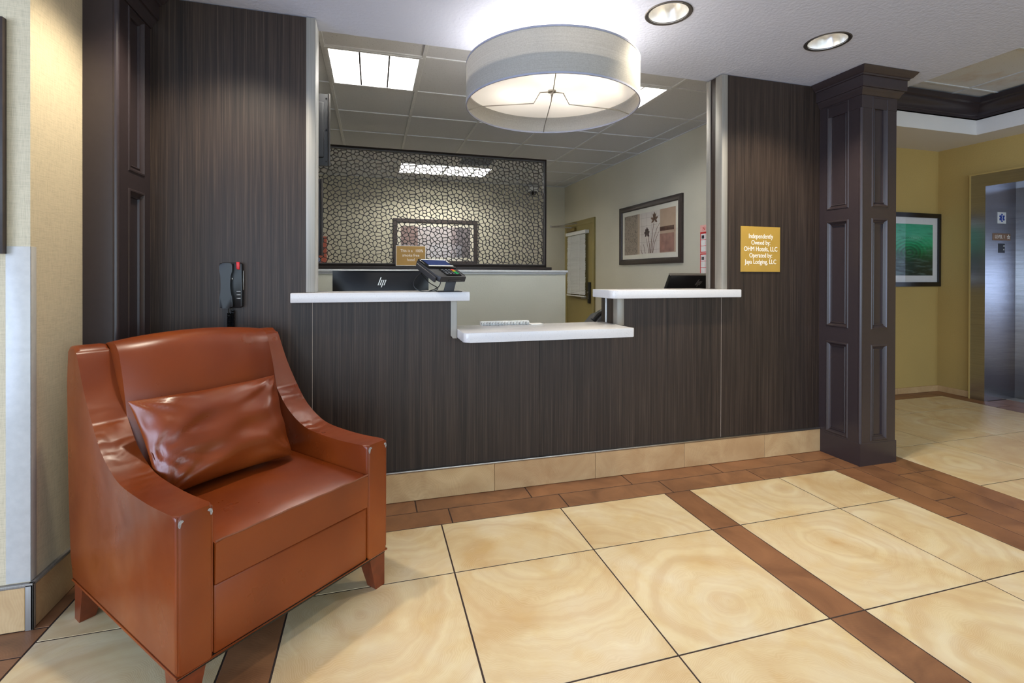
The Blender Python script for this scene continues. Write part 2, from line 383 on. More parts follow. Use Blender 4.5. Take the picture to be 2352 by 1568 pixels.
# ------------------------------------------------------------------ floor
floor = struct('floor', B(-4.2, 6.6, -6.5, 5.0, -.12, -.0014), T['grout'])
struct('floor.001', B(-1.19, 2.945, .205, 4.67, -.002, .002), plain('office_bounce_floor', srgb(168, 156, 140), .9, grain=.12, gs=60))  # unseen office floor, added in a pale tone to bounce light upward
_tm = {}
def floor_piece(name, x0, x1, y0, y1, mat, flip=False, g=.0031):
    w, d = round(x1-x0, 3), round(y1-y0, 3)
    if w < .02 or d < .02: return
    key = (mat.name, w, d)
    if key not in _tm: _tm[key] = B(-w/2+g, w/2-g, -d/2+g, d/2-g, -.012, 0, bevel=.0005, seg=1).mesh(name, mat)
    return put(name, _tm[key], floor, ((x0+x1)/2, (y0+y1)/2, 0))
ROWS = [-.289, -.673, -1.277, -1.88, -2.484, -3.088, -3.69, -4.29]
CX_ = [-1.035, -.437, None, -.285, .3124, .9123, 1.512, None, 1.667, 2.271, 2.682]
for k in range(len(ROWS)-1):
    y1, y0 = ROWS[k], ROWS[k+1]
    for a, b in zip(CX_, CX_[1:]):
        if a is None or b is None: continue
        floor_piece('tile', a, b, y0, y1, T['tile'])
    floor_piece('plank', -.437, -.285, y0, y1, T['plank']); floor_piece('plank', 1.512, 1.667, y0, y1, T['plank'])
# two plank rows along the counter
def plank_row(y0, y1, joints, axis='x'):
    for a, b in zip(joints, joints[1:]):
        if axis == 'x': floor_piece('plank', a, b, y0, y1, T['plank'])
        else: floor_piece('plank', y0, y1, a, b, T['plank'])
plank_row(-.14, 0, [-1.0, -.39, .212, .81, 1.405, 2.012, 2.62, 2.95])
plank_row(-.289, -.14, [-1.0, -.83, -.235, .366, .96, 1.57, 2.173, 2.775, 2.95])
# plank band under the column running towards the camera
plank_row(2.682, 2.832, [-4.29, -3.3, -2.69, -2.09, -1.49, -.887, -.289], 'y')
plank_row(2.832, 2.982, [-4.29, -3.75, -3.15, -2.55, -1.95, -1.35, -.743, -.289], 'y')
plank_row(2.982, 3.132, [-4.29, -3.45, -2.85, -2.25, -1.65, -1.05, -.448, .15, .75, 1.0], 'y')
plank_row(3.132, 3.28, [-4.29, -3.75, -3.15, -2.55, -1.95, -1.35, -.448, .15, .75, 1.0], 'y')
# left border
plank_row(-1.19, -1.035, [-4.29, -3.1, -2.5, -1.9, -1.33, -.733, -.60], 'y')
plank_row(-1.35, -1.19, [-4.29, -3.4, -2.8, -2.2, -1.6, -1.0, -.60], 'y')
plank_row(-1.09, -1.035, [-.60, -.289], 'y')
# elevator lobby
XR = [3.28, 3.835, 4.43, 5.02, 5.36]; YR = [-4.29, -3.1, -2.5, -1.89, -1.285, -.68, -.105, .482, .845]
for a, b in zip(XR, XR[1:]):
    for c, d in zip(YR, YR[1:]): floor_piece('tile', a, b, c, d, T['tile'])
plank_row(.845, 1.0, [3.28, 3.88, 4.48, 5.08, 5.36]); plank_row(5.36, 5.545, [-1.3, -.7, -.1, .41, 1.0], 'y')
plank_row(5.545, 5.92, [-.6, 0, .575], 'y')

# ------------------------------------------------------------------ front wall (counter wall)
HW = .136
wf = struct('wall_front', MB()
    .box(-1.2, -.276, .012, HW, 0, 2.44).box(-.276, .40, .012, .2, 0, 1.036).box(.40, 1.39, .012, .17, 0, .836).box(1.39, 2.112, .012, .2, 0, 1.036).box(2.112, 2.90, .012, HW, 0, 2.44),
    T['core'])
def lam(poly):
    part('panel', MB().prism(poly, (0, 0.012, 0), EX, EZ, -EY, .012), T['lam'], wf)
lam([(-.976, .15), (-.288, .15), (-.288, 2.436), (-.976, 2.436)][:4])
lam([(-.2855, .15), (.899, .15), (.899, .838), (.40, .838), (.40, 1.038), (-.2855, 1.038)])
lam([(.9005, .15), (2.1045, .15), (2.1045, 1.038), (1.383, 1.038), (1.383, .838), (.9005, .838)])
lam([(2.107, .15), (2.889, .15), (2.889, 2.436), (2.107, 2.436)])
# side cheeks of the lower opening and of the right jamb
part('panel', B(1.378, 1.39, .002, .2, .84, 1.036), T['lam'], wf)
part('panel', B(2.106, 2.112, .002, HW, 1.09, 2.438), T['lam'], wf)
for sx_ in (-.2868, 2.1057): part('seam_strip', B(sx_-.0008, sx_+.0008, -.0003, .011, .16, 1.036), T['core'], wf)
n = 0
def trim(mb, mat):
    global n; n += 1
    return struct('trim_%d' % n, mb, mat)
# aluminium edge trims
trim(B(-.316, -.2745, -.006, .006, 1.086, 2.436, .002), T['alu'])
trim(B(-.2768, -.2735, .006, HW, 1.086, 2.437, .001), T['whitep'])
trim(MB().box(2.1035, 2.1445, -.006, .004, 1.086, 2.436, .002).box(2.1005, 2.106, -.006, .055, 1.086, 2.436, .002), T['alu'])
trim(B(2.1005, 2.1065, .103, HW+.006, 1.086, 2.437, .002), T['alu'])
trim(MB().prism([(.398, .852), (.410, .836), (.4315, .836), (.4315, 1.038), (.398, 1.038)], (0, .004, 0), EX, EZ, -EY, .010, .0015, 1), T['alu'])
trim(MB().box(1.381, 1.4215, -.007, .003, .882, 1.038, .002).box(1.3765, 1.382, -.007, .042, .882, 1.038, .002), T['alu'])
trim(B(1.373, 1.3805, .128, .142, .886, 1.038, .002), T['whitep'])
# header above the opening is the lobby ceiling's edge
# ------------------------------------------------------------------ baseboards
bb = struct('baseboard_front', B(-.976, 2.886, -.006, .011, .001, .152), T['core'])
js = [-.974, -.56, .04, .638, 1.237, 1.8315, 2.4295, 2.886]
for a, b in zip(js, js[1:]):
    me = B(-(b-a)/2+.001, (b-a)/2-.001, -.0105, 0, .002, .148, .001, 1).mesh('tile', T['basetile']); put('tile', me, bb, ((a+b)/2, -.004, 0))
part('edge_strip', B(-.974, 2.886, -.016, 0, .1485, .159, .002), T['nickel'], bb)
bl = struct('baseboard_left', MB().box(-1.094, -1.089, -.588, -.3, .001, .15).box(-2.6, -1.094, -.594, -.589, .001, .15), T['core'])
for x0, x1 in ((-1.70, -1.099), (-2.3, -1.70)):
    me = B(-(x1-x0)/2+.001, (x1-x0)/2-.001, -.005, .005, .002, .143, .001, 1).mesh('tile', T['basetile']); put('tile', me, bl, ((x0+x1)/2, -.599, 0))
me = B(-.005, .005, -.142, .142, .002, .143, .001, 1).mesh('tile', T['basetile']); put('tile', me, bl, (-1.084, -.448, 0))
part('edge_strip', MB().box(-1.092, -1.078, -.604, -.3, .144, .155, .002).box(-2.3, -1.078, -.606, -.592, .144, .155, .002), T['alu'], bl)
part('corner_strip', MB().box(-1.098, -1.077, -.606, -.600, .001, .15, .001).box(-1.083, -1.077, -.606, -.590, .001, .15, .001), T['alu'], bl)
be = struct('baseboard_right', MB().box(3.19, 5.545, 1.002, 1.006, .001, .058), T['core'])
for a, b in ((3.19, 3.79), (3.79, 4.39), (4.39, 4.99), (4.99, 5.544)):
    me = B(-(b-a)/2+.001, (b-a)/2-.001, -.006, .004, .001, .06, .001, 1).mesh('tile', T['basetile']); put('tile', me, be, ((a+b)/2, 1.0, 0))
me = B(-.006, .004, -.139, .139, .001, .06, .001, 1).mesh('tile', T['basetile']); put('tile', me, be, (5.541, .861, 0))

# ------------------------------------------------------------------ other walls
struct('wall_left', MB().box(-1.3, -1.091, -.591, .14, 0, 2.44).box(-4.2, -1.3, -.591, -.35, 0, 2.44), T['linen'])
struct('wall_lobby', MB().box(-4.2, -4.05, -6.5, -6.2, 0, 2.44).box(-4.2, -4.05, -4.4, -4.1, 0, 2.44).box(-4.2, -4.05, -2.3, -.35, 0, 2.44).box(-4.2, -4.05, -6.2, -2.3, 2.2, 2.44), T['linen'])
for i, wy in enumerate((-5.3, -3.2)):
    struct('window_%d' % (i+5), MB().sweep(rect(wy-.9, wy+.9, .0, 2.2), [(0, 0), (.05, 0), (.05, .06), (0, .06)], (-4.1, 0, 0), EY, EZ, -EX), T['black2'])
wb = MB().box(-4.2, 7.0, -6.65, -6.5, 0, .4).box(-4.2, 7.0, -6.65, -6.5, 2.3, 2.44)
for a, b in ((-4.2, -2.85), (-.95, -.45), (1.45, 1.95), (3.85, 4.35), (6.25, 7.0)): wb.box(a, b, -6.65, -6.5, .4, 2.3)
struct('wall_back', wb, T['linen'])
for i, wx in enumerate((-1.9, .5, 2.9, 5.3)):
    wi = struct('window_%d' % (i+1), MB().sweep(rect(wx-.95, wx+.95, .4, 2.3), [(0, 0), (.05, 0), (.05, .06), (0, .06)], (0, -6.6, 0), EX, EZ, EY), T['black2'])
struct('wall_divider', B(2.951, 3.186, .0, 4.8, 0, 2.75), T['olive'])
we = MB().box(5.547, 6.4, .701, 1.2, 0, 2.6).box(5.547, 6.4, -.62, .701, 2.131, 2.6).box(5.547, 6.4, -6.5, -.62, 0, 2.6)
struct('wall_elevator', we, T['olive'])
struct('wall_right', B(3.186, 5.547, 1.006, 1.2, 0, 2.6), T['olive'])
struct('wall_office_right', B(2.946, 2.953, HW, 4.68, 0, 2.57), T['office'])
struct('wall_office_back', B(-1.2, 2.953, 4.673, 4.8, 0, 2.57), T['office'])
struct('wall_office_left', B(-1.2, -.98, HW, 4.68, 0, 2.57), T['office'])
# corner guard on the left wall corner
trim(MB().box(-1.156, -1.0885, -.5935, -.591, .157, 1.266, .001).box(-1.091, -1.0885, -.5935, -.565, .157, 1.266, .001), T['guard'])

# ------------------------------------------------------------------ ceilings
cl = MB(); DL = [(1.372, -.52), (2.362, -.512), (-.63, -.52)]
_ol = [(-4.2, -6.5), (3.445, -6.5), (3.445, 1.1), (3.1, 1.1), (3.1, .133), (-4.2, .133)]
_ov = [cl.bm.verts.new((x, y, 2.44)) for x, y in _ol]; _oe = [cl.bm.edges.new((_ov[i], _ov[(i+1) % 6])) for i in range(6)]
_he = []
for hx, hy in DL:
    hv = [cl.bm.verts.new((hx+.095*math.cos(2*PI*i/40), hy+.095*math.sin(2*PI*i/40), 2.44)) for i in range(40)]
    _he += [cl.bm.edges.new((hv[i], hv[(i+1) % 40])) for i in range(40)]
bmesh.ops.triangle_fill(cl.bm, use_beauty=True, use_dissolve=False, edges=_oe+_he)
_tv = [cl.bm.verts.new((x, y, 2.6)) for x, y in _ol]; cl.bm.faces.new(_tv)
for i in range(6): cl.bm.faces.new((_ov[i], _ov[(i+1) % 6], _tv[(i+1) % 6], _tv[i]))
struct('ceiling', cl, T['ceil'])
struct('ceiling.001', MB().box(5.215, 5.6, -6.5, 1.1, 2.44, 2.578).box(3.445, 5.215, .487, 1.1, 2.44, 2.578).box(3.445, 5.215, -6.5, -3.6, 2.44, 2.75)
       .box(3.445, 5.6, .487, 1.1, 2.57, 2.75).box(5.215, 5.6, -6.5, .487, 2.57, 2.75), T['white'])
# tray crown
crown = [(0, 0), (.012, 0), (.014, .02), (.022, .024), (.024, .05), (.04, .075), (.052, .09), (.056, .115), (.072, .125), (.076, .165), (0, .165)]
tp = [(3.445, .487), (5.215, .487), (5.215, -3.6)]
trim(MB().sweep([(5.215, -3.6), (5.215, .487), (3.445, .487)], crown, (0, 0, 2.578), EX, EY, EZ, closed=False), T['espresso'])
# grid ceilings
def grid_ceiling(name, xs, ys, z, mat, skip=(), stain=None, bar=.012):
    c = struct(name, B(xs[0]-.02, xs[-1]+.02, ys[0]-.02, ys[-1]+.02, z+.125, z+.15), T['core'])
    g = MB()
    for x in xs: g.box(x-bar, x+bar, ys[0], ys[-1], z, z+.012, .0015, 1)
    for i in range(len(xs)-1):
        for y in ys: g.box(xs[i]+bar, xs[i+1]-bar, y-bar*.8, y+bar*.8, z+.0005, z+.012, .0015, 1)
    part('grid_bar', g, T['grid'], c)
    cache = {}
    for i in range(len(xs)-1):
        for j in range(len(ys)-1):
            if (i, j) in skip: continue
            w, d = round(xs[i+1]-xs[i], 3), round(ys[j+1]-ys[j], 3)
            mm = T['stile'] if stain and stain(i, j) else mat
            key = (w, d, mm.name)
            if key not in cache: cache[key] = B(-w/2+.006, w/2-.006, -d/2+.006, d/2-.006, 0, .012, .003, 1).mesh('tile', mm)
            put('tile', cache[key], c, ((xs[i]+xs[i+1])/2, (ys[j]+ys[j+1])/2, z+.008))
    return c
OXS = [-.98, -.907, -.297, .313, .923, 1.535, 2.145, 2.752, 2.946]; OYS = [.14, .585, 1.195, 1.805, 2.415, 3.025, 3.635, 4.245, 4.672]
OZ = 2.565
grid_ceiling('ceiling.002', OXS, OYS, OZ, T['ctile'], skip={(2, 1), (5, 1), (3, 6), (4, 6), (4, 5)})
grid_ceiling('ceiling.003', [3.46, 4.215, 4.825, 5.21], [-3.6, -2.74, -2.13, -1.52, -.91, -.30, .31, .487], 2.748, T['ctile'], stain=lambda i, j: j in (4, 5))

# ------------------------------------------------------------------ office light fixtures
def troffer(x0, x1, y0, y1, label, cells, rows, tubes):
    t = thing('ceiling_light', label, 'ceiling light', ((x0+x1)/2, (y0+y1)/2, OZ), 'recessed office ceiling lights')
    part('frame', MB().sweep(rect(x0+.006, x1-.006, y0+.006, y1-.006), [(0, 0), (.022, 0), (.022, .01), (0, .01)], (0, 0, OZ-.003), EX, EY, EZ), T['grid'], t)
    part('housing', MB().box(x0+.02, x1-.02, y0+.02, y1-.02, OZ+.085, OZ+.09).sweep(rect(x0+.02, x1-.02, y0+.02, y1-.02), [(0, 0), (.004, 0), (.004, .09), (0, .09)], (0, 0, OZ), EX, EY, EZ), T['louver'], t)
    for k in range(tubes):
        y = y0+(y1-y0)*(k+.5)/tubes
        part('tube_lamp', MB().tube([(x0+.04, y, OZ+.06), (x1-.04, y, OZ+.06)], .016, 10), T['lampon'], t)
    lv = MB()
    for k in range(1, cells): x = x0+.028+(x1-x0-.056)*k/cells; part('divider', B(x-.005, x+.005, y0+.028, y1-.028, OZ+.001, OZ+.04), T['graymetal'], t)
    for k in range(1, rows): y = y0+.028+(y1-y0-.056)*k/rows; lv.prism([(-.006, .045), (.006, .045), (.0015, .002), (-.0015, .002)], (x0+.028, y, OZ), EY, EZ, EX, x1-x0-.056)
    part('louver', lv, T['louver'], t)
    return t
troffer(-.297, .313, .585, 1.195, 'square louvred ceiling light above the left end of the counter', 3, 3, 3)
troffer(1.535, 2.145, .585, 1.195, 'square louvred ceiling light half hidden behind the drum lamp', 3, 3, 3)
troffer(.313, 1.535, 3.635, 4.245, 'long ceiling light seen through the lattice screen', 6, 3, 3)
# ceiling vent
vx0, vx1, vy0, vy1 = OXS[4], OXS[5], OYS[5], OYS[6]
t = thing('ceiling_vent', 'ceiling air vent seen through the lattice near its top edge', 'vent', ((vx0+vx1)/2, (vy0+vy1)/2, OZ))
part('plate', B(vx0+.013, vx1-.013, vy0+.013, vy1-.013, OZ+.02, OZ+.03), T['ink'], t)
part('frame', MB().sweep(rect(vx0+.013, vx1-.013, vy0+.013, vy1-.013), [(0, 0), (.09, 0), (.09, .02), (0, .02)], (0, 0, OZ), EX, EY, EZ), T['grid'], t)
for k in range(8):
    y = vy0+.115+k*.054
    part('slat', MB().prism([(-.018, .002), (.012, .02), (.014, .019), (-.016, 0)], (vx0+.1, y, OZ), EY, EZ, EX, vx1-vx0-.2), T['grid'], t)

# ------------------------------------------------------------------ recessed downlights
def downlight(x, y, label, z=2.44):
    t = thing('recessed_downlight', label, 'downlight', (x, y, z), 'recessed lobby downlights')
    part('trim_ring', MB().lathe([(.093, .0), (.108, -.004), (.112, -.001), (.108, .004), (.093, .006)], (0, 0, 0), 40, True), T['ring'], t, local=True)
    part('reflector', MB().lathe([(.094, -.001), (.088, .03), (.072, .075), (.05, .105)], (0, 0, 0), 40), T['mirror'], t, local=True)
    part('lamp', MB().lathe([(.05, .104), (.04, .09), (.02, .083), (0, .081)], (0, 0, 0), 24), T['bulbcool'], t, local=True)
    l = bpy.data.lights.new('downlight_beam', 'SPOT'); l.energy = 64; l.color = (1.0, .90, .73); l.spot_size = math.radians(118); l.spot_blend = .6; l.shadow_soft_size = .045
    lo = bpy.data.objects.new('downlight_beam', l); COL.objects.link(lo); lo.parent = t; lo.location = (0, 0, -.012)
    return t
downlight(1.372, -.52, 'recessed downlight nearer the drum lamp, upper right ceiling')
downlight(2.362, -.512, 'recessed downlight nearer the panelled column')
downlight(-.63, -.52, 'recessed downlight above the left dark panel and wall phone')
downlight(4.52, -1.82, 'added unseen fill downlight in the tray ceiling before the elevator', 2.748)  # extra lamp out of view, added to brighten the tray and elevator lobby

# ------------------------------------------------------------------ panelled column and pilaster
ZP = [(.148, .747), (.842, 1.532), (1.603, 2.286)]
MOLD = [(0, 0), (.004, .004), (.010, .005), (.016, -.004), (.024, -.008), (.028, -.004), (.032, -.006), (.034, -.014), (0, -.014)]
def panel_face(core, t, O, X, x0, x1, p0, p1, N, z0, z1, d=.014):
    """stiles and rails standing proud of the core along N, plus a moulding in each opening"""
    def slab(a, b, c, e): core.prism(rect(a, b, c, e), O, X, EZ, N, -d)
    slab(x0, p0, z0, z1); slab(p1, x1, z0, z1)
    zz = [z0]+[v for p in ZP for v in p]+[z1]
    for k in range(0, len(zz), 2): slab(p0, p1, zz[k], zz[k+1])
    for a, b in ZP:
        m = MB().sweep(rect(p0, p1, a, b), MOLD, O, X, EZ, N); part('panel_moulding', m, T['espresso'], t)
def cap_sweep(t, path, name='capital'):
    prof = [(0, 2.288), (-.006, 2.288), (-.012, 2.296), (-.016, 2.31), (-.024, 2.318), (-.026, 2.326), (-.034, 2.328), (-.036, 2.335), (-.036, 2.392), (-.044, 2.394), (-.046, 2.402), (-.058, 2.408), (-.064, 2.418), (-.072, 2.426), (-.078, 2.438), (0, 2.438)]
    part(name, MB().sweep(path, prof, (0, 0, 0), EX, EY, EZ, closed=False), T['espresso'], t)
x0, x1, y0, y1 = 2.886, 3.178, -.291, .0
t = thing('column', 'dark panelled square column at the right end of the counter wall', 'column', ((x0+x1)/2, (y0+y1)/2, 0))
core = MB().box(x0+.0142, x1-.005, y0+.0142, y1-.001, .0, 2.43)
panel_face(core, t, (x0, 0, 0), -EY, .0, .2765, .052, .208, -EX, .13, 2.30)
panel_face(core, t, (0, y0, 0), EX, x0+.0145, x1-.005, 2.969, 3.104, -EY, .13, 2.30)
part('shaft', core, T['espresso'], t)
part('corner_bead', MB().tube([(x0+.011, y0+.011, .14), (x0+.011, y0+.011, 2.21)], .013, 14), T['espresso'], t)
part('plinth', MB().sweep([(x0, -.002), (x0, y0), (x1, y0), (x1, -.002)], [(.02, .0), (-.003, .0), (-.003, .136), (.004, .142), (.02, .142)], (0, 0, 0), EX, EY, EZ, closed=False), T['espresso'], t)
part('neck_band', MB().sweep([(x0, -.002), (x0, y0), (x1-.006, y0), (x1-.006, -.002)], [(.02, 2.21), (-.002, 2.21), (-.002, 2.29), (.02, 2.29)], (0, 0, 0), EX, EY, EZ, closed=False), T['espresso'], t)
cap_sweep(t, [(x0, -.002), (x0, y0), (x1, y0), (x1, -.002)])
# left pilaster, mirrored
x1 = -.974; x0 = -1.0905
t = thing('pilaster', 'dark panelled pilaster in the left corner behind the armchair', 'column', ((x0+x1)/2, -.145, 0))
core = MB().box(x0, x1-.0142, y0+.0142, -.001, 0, 2.43).prism(rect(x0, x1-.0145, .0, 2.43), (0, y0, 0), EX, EZ, -EY, -.014)
panel_face(core, t, (x1, 0, 0), EY, -.2765, -.0, -.208, -.058, EX, .0, 2.30)
part('shaft', core, T['espresso'], t)
part('corner_bead', MB().tube([(x1-.011, y0+.011, .0), (x1-.011, y0+.011, 2.29)], .013, 14), T['espresso'], t)
cap_sweep(t, [(x0, y0), (x1, y0), (x1, -.002)])

# ------------------------------------------------------------------ counter tops
def slab(name, label, x0, x1, y0, y1, z0, z1, rl=(.0, .0), notch=None):
    pts = []
    def corner(cx, cy, r, a0):
        if r <= 0: pts.append((cx, cy)); return
        for k in range(7): a = math.radians(a0+15*k); pts.append((cx+r*math.cos(a), cy+r*math.sin(a)))
    r0, r1 = rl
    if r0: corner(x0+r0, y0+r0, r0, 180)
    else: pts.append((x0, y0))
    if r1: corner(x1-r1, y0+r1, r1, 270)
    else: pts.append((x1, y0))
    for q in (notch or [(x1, y1), (x0, y1)]): pts.append(q)
    mb = MB().prism(pts, (0, 0, z0), EX, EY, EZ, z1-z0, .004, 2)
    me = mb.mesh(name, T['quartz']); me.transform(Matrix.Translation((-(x0+x1)/2, -y0, -z0)))
    return tag(put(name, me, None, ((x0+x1)/2, y0, z0)), label, 'counter')
slab('counter_top', 'white speckled quartz counter ledge carrying the card terminal', -.379, .490, -.055, .2, 1.0375, 1.0855, (.0, .0), [(.490, .2), (-.272, .2), (-.272, -.007), (-.379, -.007)])
slab('counter_top', 'white speckled quartz counter ledge under the gold sign side, right', 1.318, 2.206, -.058, .2, 1.0395, 1.0875, (.045, 0), [(2.206, -.007), (2.1, -.007), (2.1, .2), (1.318, .2)])
slab('counter_top', 'low white quartz counter ledge with the comb-bound booklet', .4335, 1.375, -.21, .17, .838, .886, (.03, .012), [(1.375, -.009), (1.372, -.009), (1.372, .17), (.4335, .17)])

# ------------------------------------------------------------------ drum pendant lamp
LX, LY, LR, ZB, ZT = .91, -.156, .4525, 2.056, 2.270
t = thing('drum_lamp', 'large off-white fabric drum lamp hanging over the counter', 'lamp', (LX, LY, ZB))
H = ZT-ZB
part('shade', MB().lathe([(LR, .004), (LR, H-.004), (LR-.002, H-.004), (LR-.002, .004)], (0, 0, 0), 96, True), T['shade'], t, local=True)
for z in (.0, H-.009):
    part('trim_band', MB().lathe([(LR+.0015, z), (LR+.0015, z+.009), (LR-.004, z+.009), (LR-.004, z)], (0, 0, 0), 96, True), T['trimband'], t, local=True)
ZD = .094
part('diffuser', MB().lathe([(0, ZD), (LR-.006, ZD), (LR-.006, ZD+.003), (0, ZD+.003)], (0, 0, 0), 64), T['diff'], t, local=True)
part('stem', MB().tube([(0, 0, ZD-.01), (0, 0, 2.425-ZB)], .006, 10), T['nickel'], t, local=True)
part('canopy', MB().lathe([(0, 2.44-ZB), (.062, 2.44-ZB), (.06, 2.426-ZB), (.02, 2.415-ZB), (0, 2.415-ZB)], (0, 0, 0), 32), T['nickel'], t, local=True)
part('hub', MB().lathe([(0, ZD), (.022, ZD-.001), (.022, ZD-.008), (.008, ZD-.012), (.006, ZD-.026), (0, ZD-.028)], (0, 0, 0), 20), T['nickel'], t, local=True)
for k, a in enumerate((158, -2, 252, 76)):
    c, s_ = math.cos(math.radians(a)), math.sin(math.radians(a))
    pr_ = [(.02, ZD-.006), (.063, ZD-.007), (.097, .030), (.30, .026), (LR-.07, .024), (LR-.004, .006)] if k < 2 else [(.012, ZD-.02), (.03, .05), (.25, .036), (LR-.05, .028), (LR-.004, .006)]
    part('spider_wire', MB().tube([(r*c, r*s_, z) for r, z in pr_], .0026, 6), T['nickel'], t, local=True)
for k in range(3):
    a = 2*PI*k/3+.4; bx_, by_ = .2*math.cos(a), .2*math.sin(a)
    part('bulb', MB().lathe([(0, .0), (.02, .006), (.028, .026), (.02, .05), (.012, .062), (.012, .085), (0, .085)], (bx_, by_, ZD+.022), 16), T['bulb'], t, local=True)
    l = bpy.data.lights.new('bulb_light', 'POINT'); l.energy = 7; l.color = (1.0, .95, .88); l.shadow_soft_size = .05
    lo = bpy.data.objects.new('bulb_light', l); COL.objects.link(lo); lo.parent = t; lo.location = (bx_*1.0, by_*1.0, ZD+.075)
part('socket_bar', MB().tube([(.2*math.cos(.4), .2*math.sin(.4), ZD+.10), (0, 0, ZD+.105), (.2*math.cos(.4+2*PI/3), .2*math.sin(.4+2*PI/3), ZD+.10)], .006, 8).tube([(0, 0, ZD+.105), (.2*math.cos(.4+4*PI/3), .2*math.sin(.4+4*PI/3), ZD+.10)], .006, 8), T['nickel'], t, local=True)

# ------------------------------------------------------------------ leather armchair (local frame: u right along the front, v back, z up)
CW, CD, ZL, AW = .717, .785, .134, .094
ch = thing('armchair', 'cognac leather armchair with sloped arms and scuffed corners', 'armchair', (-.485, -1.1445, 0), rotz=math.radians(41.31))
def cpart(name, mb, mat, parent=None, **k):
    return put(name, mb.mesh(name, mat, angle=50), parent or ch, **k)
def catmull(P, n=5):
    out = []
    for i in range(len(P)-1):
        p0 = P[max(i-1, 0)]; p1 = P[i]; p2 = P[i+1]; p3 = P[min(i+2, len(P)-1)]
        for k in range(n):
            t = k/n
            out.append(tuple(.5*((2*p1[j])+(-p0[j]+p2[j])*t+(2*p0[j]-5*p1[j]+4*p2[j]-p3[j])*t*t+(-p0[j]+3*p1[j]-3*p2[j]+p3[j])*t**3) for j in range(len(p1))))
    out.append(P[-1]); return out
TOPC = catmull([(.004, .550), (.14, .543), (.264, .545), (.36, .554), (.43, .578), (.497, .617), (.545, .662), (.588, .712), (.635, .772), (.675, .835), (.702, .885), (.722, .916)], 4)
ARM = [(0, ZL), (0, .536)]+TOPC+[(.745, .930), (.785, .928), (.806, .912), (.806, .80), (.800, .62), (.790, .42), (.772, .22), (.760, ZL)]
for k, (ua, ub) in enumerate(((0, AW), (CW-AW, CW))):
    mb = MB().prism(ARM, (ua, 0, 0), EY, EZ, EX, ub-ua, .013, 4)
    a = cpart('arm', mb, T['leatherarm'])
    seam = [(v, z) for v, z in TOPC]
    for ue in (ua+.0042, ub-.0042):
        cpart('welt_seam', MB().tube([(ue, .004, ZL+.014), (ue, .004, .534)]+[(ue, v+.001, z-.0042) for v, z in seam], .0020, 6), T['leather'], a)
# scuffs at the arm corners
def scuff(pts, O, X, Y):
    return MB().prism(pts, O, X, Y, Vector(X).cross(Vector(Y)), .0012)
for (uu, zz, dx) in ((.0105, .532, 1), (AW-.0105, .536, -1), (CW-AW+.0105, .536, 1), (CW-.0105, .533, -1)):
    sz = random.uniform(.75, 1.2)
    pts = [(0, .004), (.005*sz, .0075), (.011*sz, .006), (.0135*sz, .002), (.007*sz, -.001), (.0055*sz, -.008*sz), (.003, -.015*sz), (0, -.012*sz), (-.002, -.004)]
    m_ = MB(); f_ = [m_.bm.verts.new((uu+dx*(a-.004), .0008, zz+b)) for a, b in pts]; g_ = [m_.bm.verts.new(v.co+Vector((0, -.0015, 0))) for v in f_]
    m_.bm.faces.new(g_); m_.bm.faces.new(f_[::-1])
    for q in range(len(pts)): m_.bm.faces.new((f_[q], f_[(q+1) % len(pts)], g_[(q+1) % len(pts)], g_[q]))
    cpart('scuff', m_, T['scuff'], label='grey worn spot on the arm corner')
# back cushion: lofted profile, crowned
ui0, ui1 = AW-.001, CW-AW+.001
def back_prof(t):
    e = abs(t); cr = 1-e**2.2; en = 1-e**10
    zt = .936+.022*cr; puff = .030*(1-e**4)-.006
    f = catmull([(.500-puff, .36), (.525-puff, .50), (.555-puff*1.1, .64), (.592-puff*1.05, .78), (.628-puff*.9, .88), (.650-puff*.5, zt-.022), (.682, zt-.002), (.72, zt), (.765, zt-.010), (.795, zt-.032)], 3)
    return f+[(.800, .80), (.798, .60), (.785, .36)]
mb = MB(); rings = []; NB = 26
for i in range(NB+1):
    t_ = -1+2*i/NB; t_ = math.copysign(abs(t_)**.8, t_)
    u_ = (ui0+ui1)/2+(ui1-ui0)/2*t_
    rings.append([mb.bm.verts.new((u_, v, z)) for v, z in back_prof(t_)])
for a, b in zip(rings, rings[1:]):
    for j in range(len(a)): mb.bm.faces.new((a[j], b[j], b[(j+1) % len(a)], a[(j+1) % len(a)]))
mb.bm.faces.new(rings[0]); mb.bm.faces.new(rings[-1][::-1])
cpart('backrest', mb, T['leather'])
cpart('back_panel', MB().prism([(.772, ZL), (.806, ZL), (.806, .9), (.79, .9)], (AW-.002, 0, 0), EY, EZ, EX, CW-2*AW+.004).box(AW-.002, CW-AW+.002, .02, .775, ZL, .325), T['leather'])
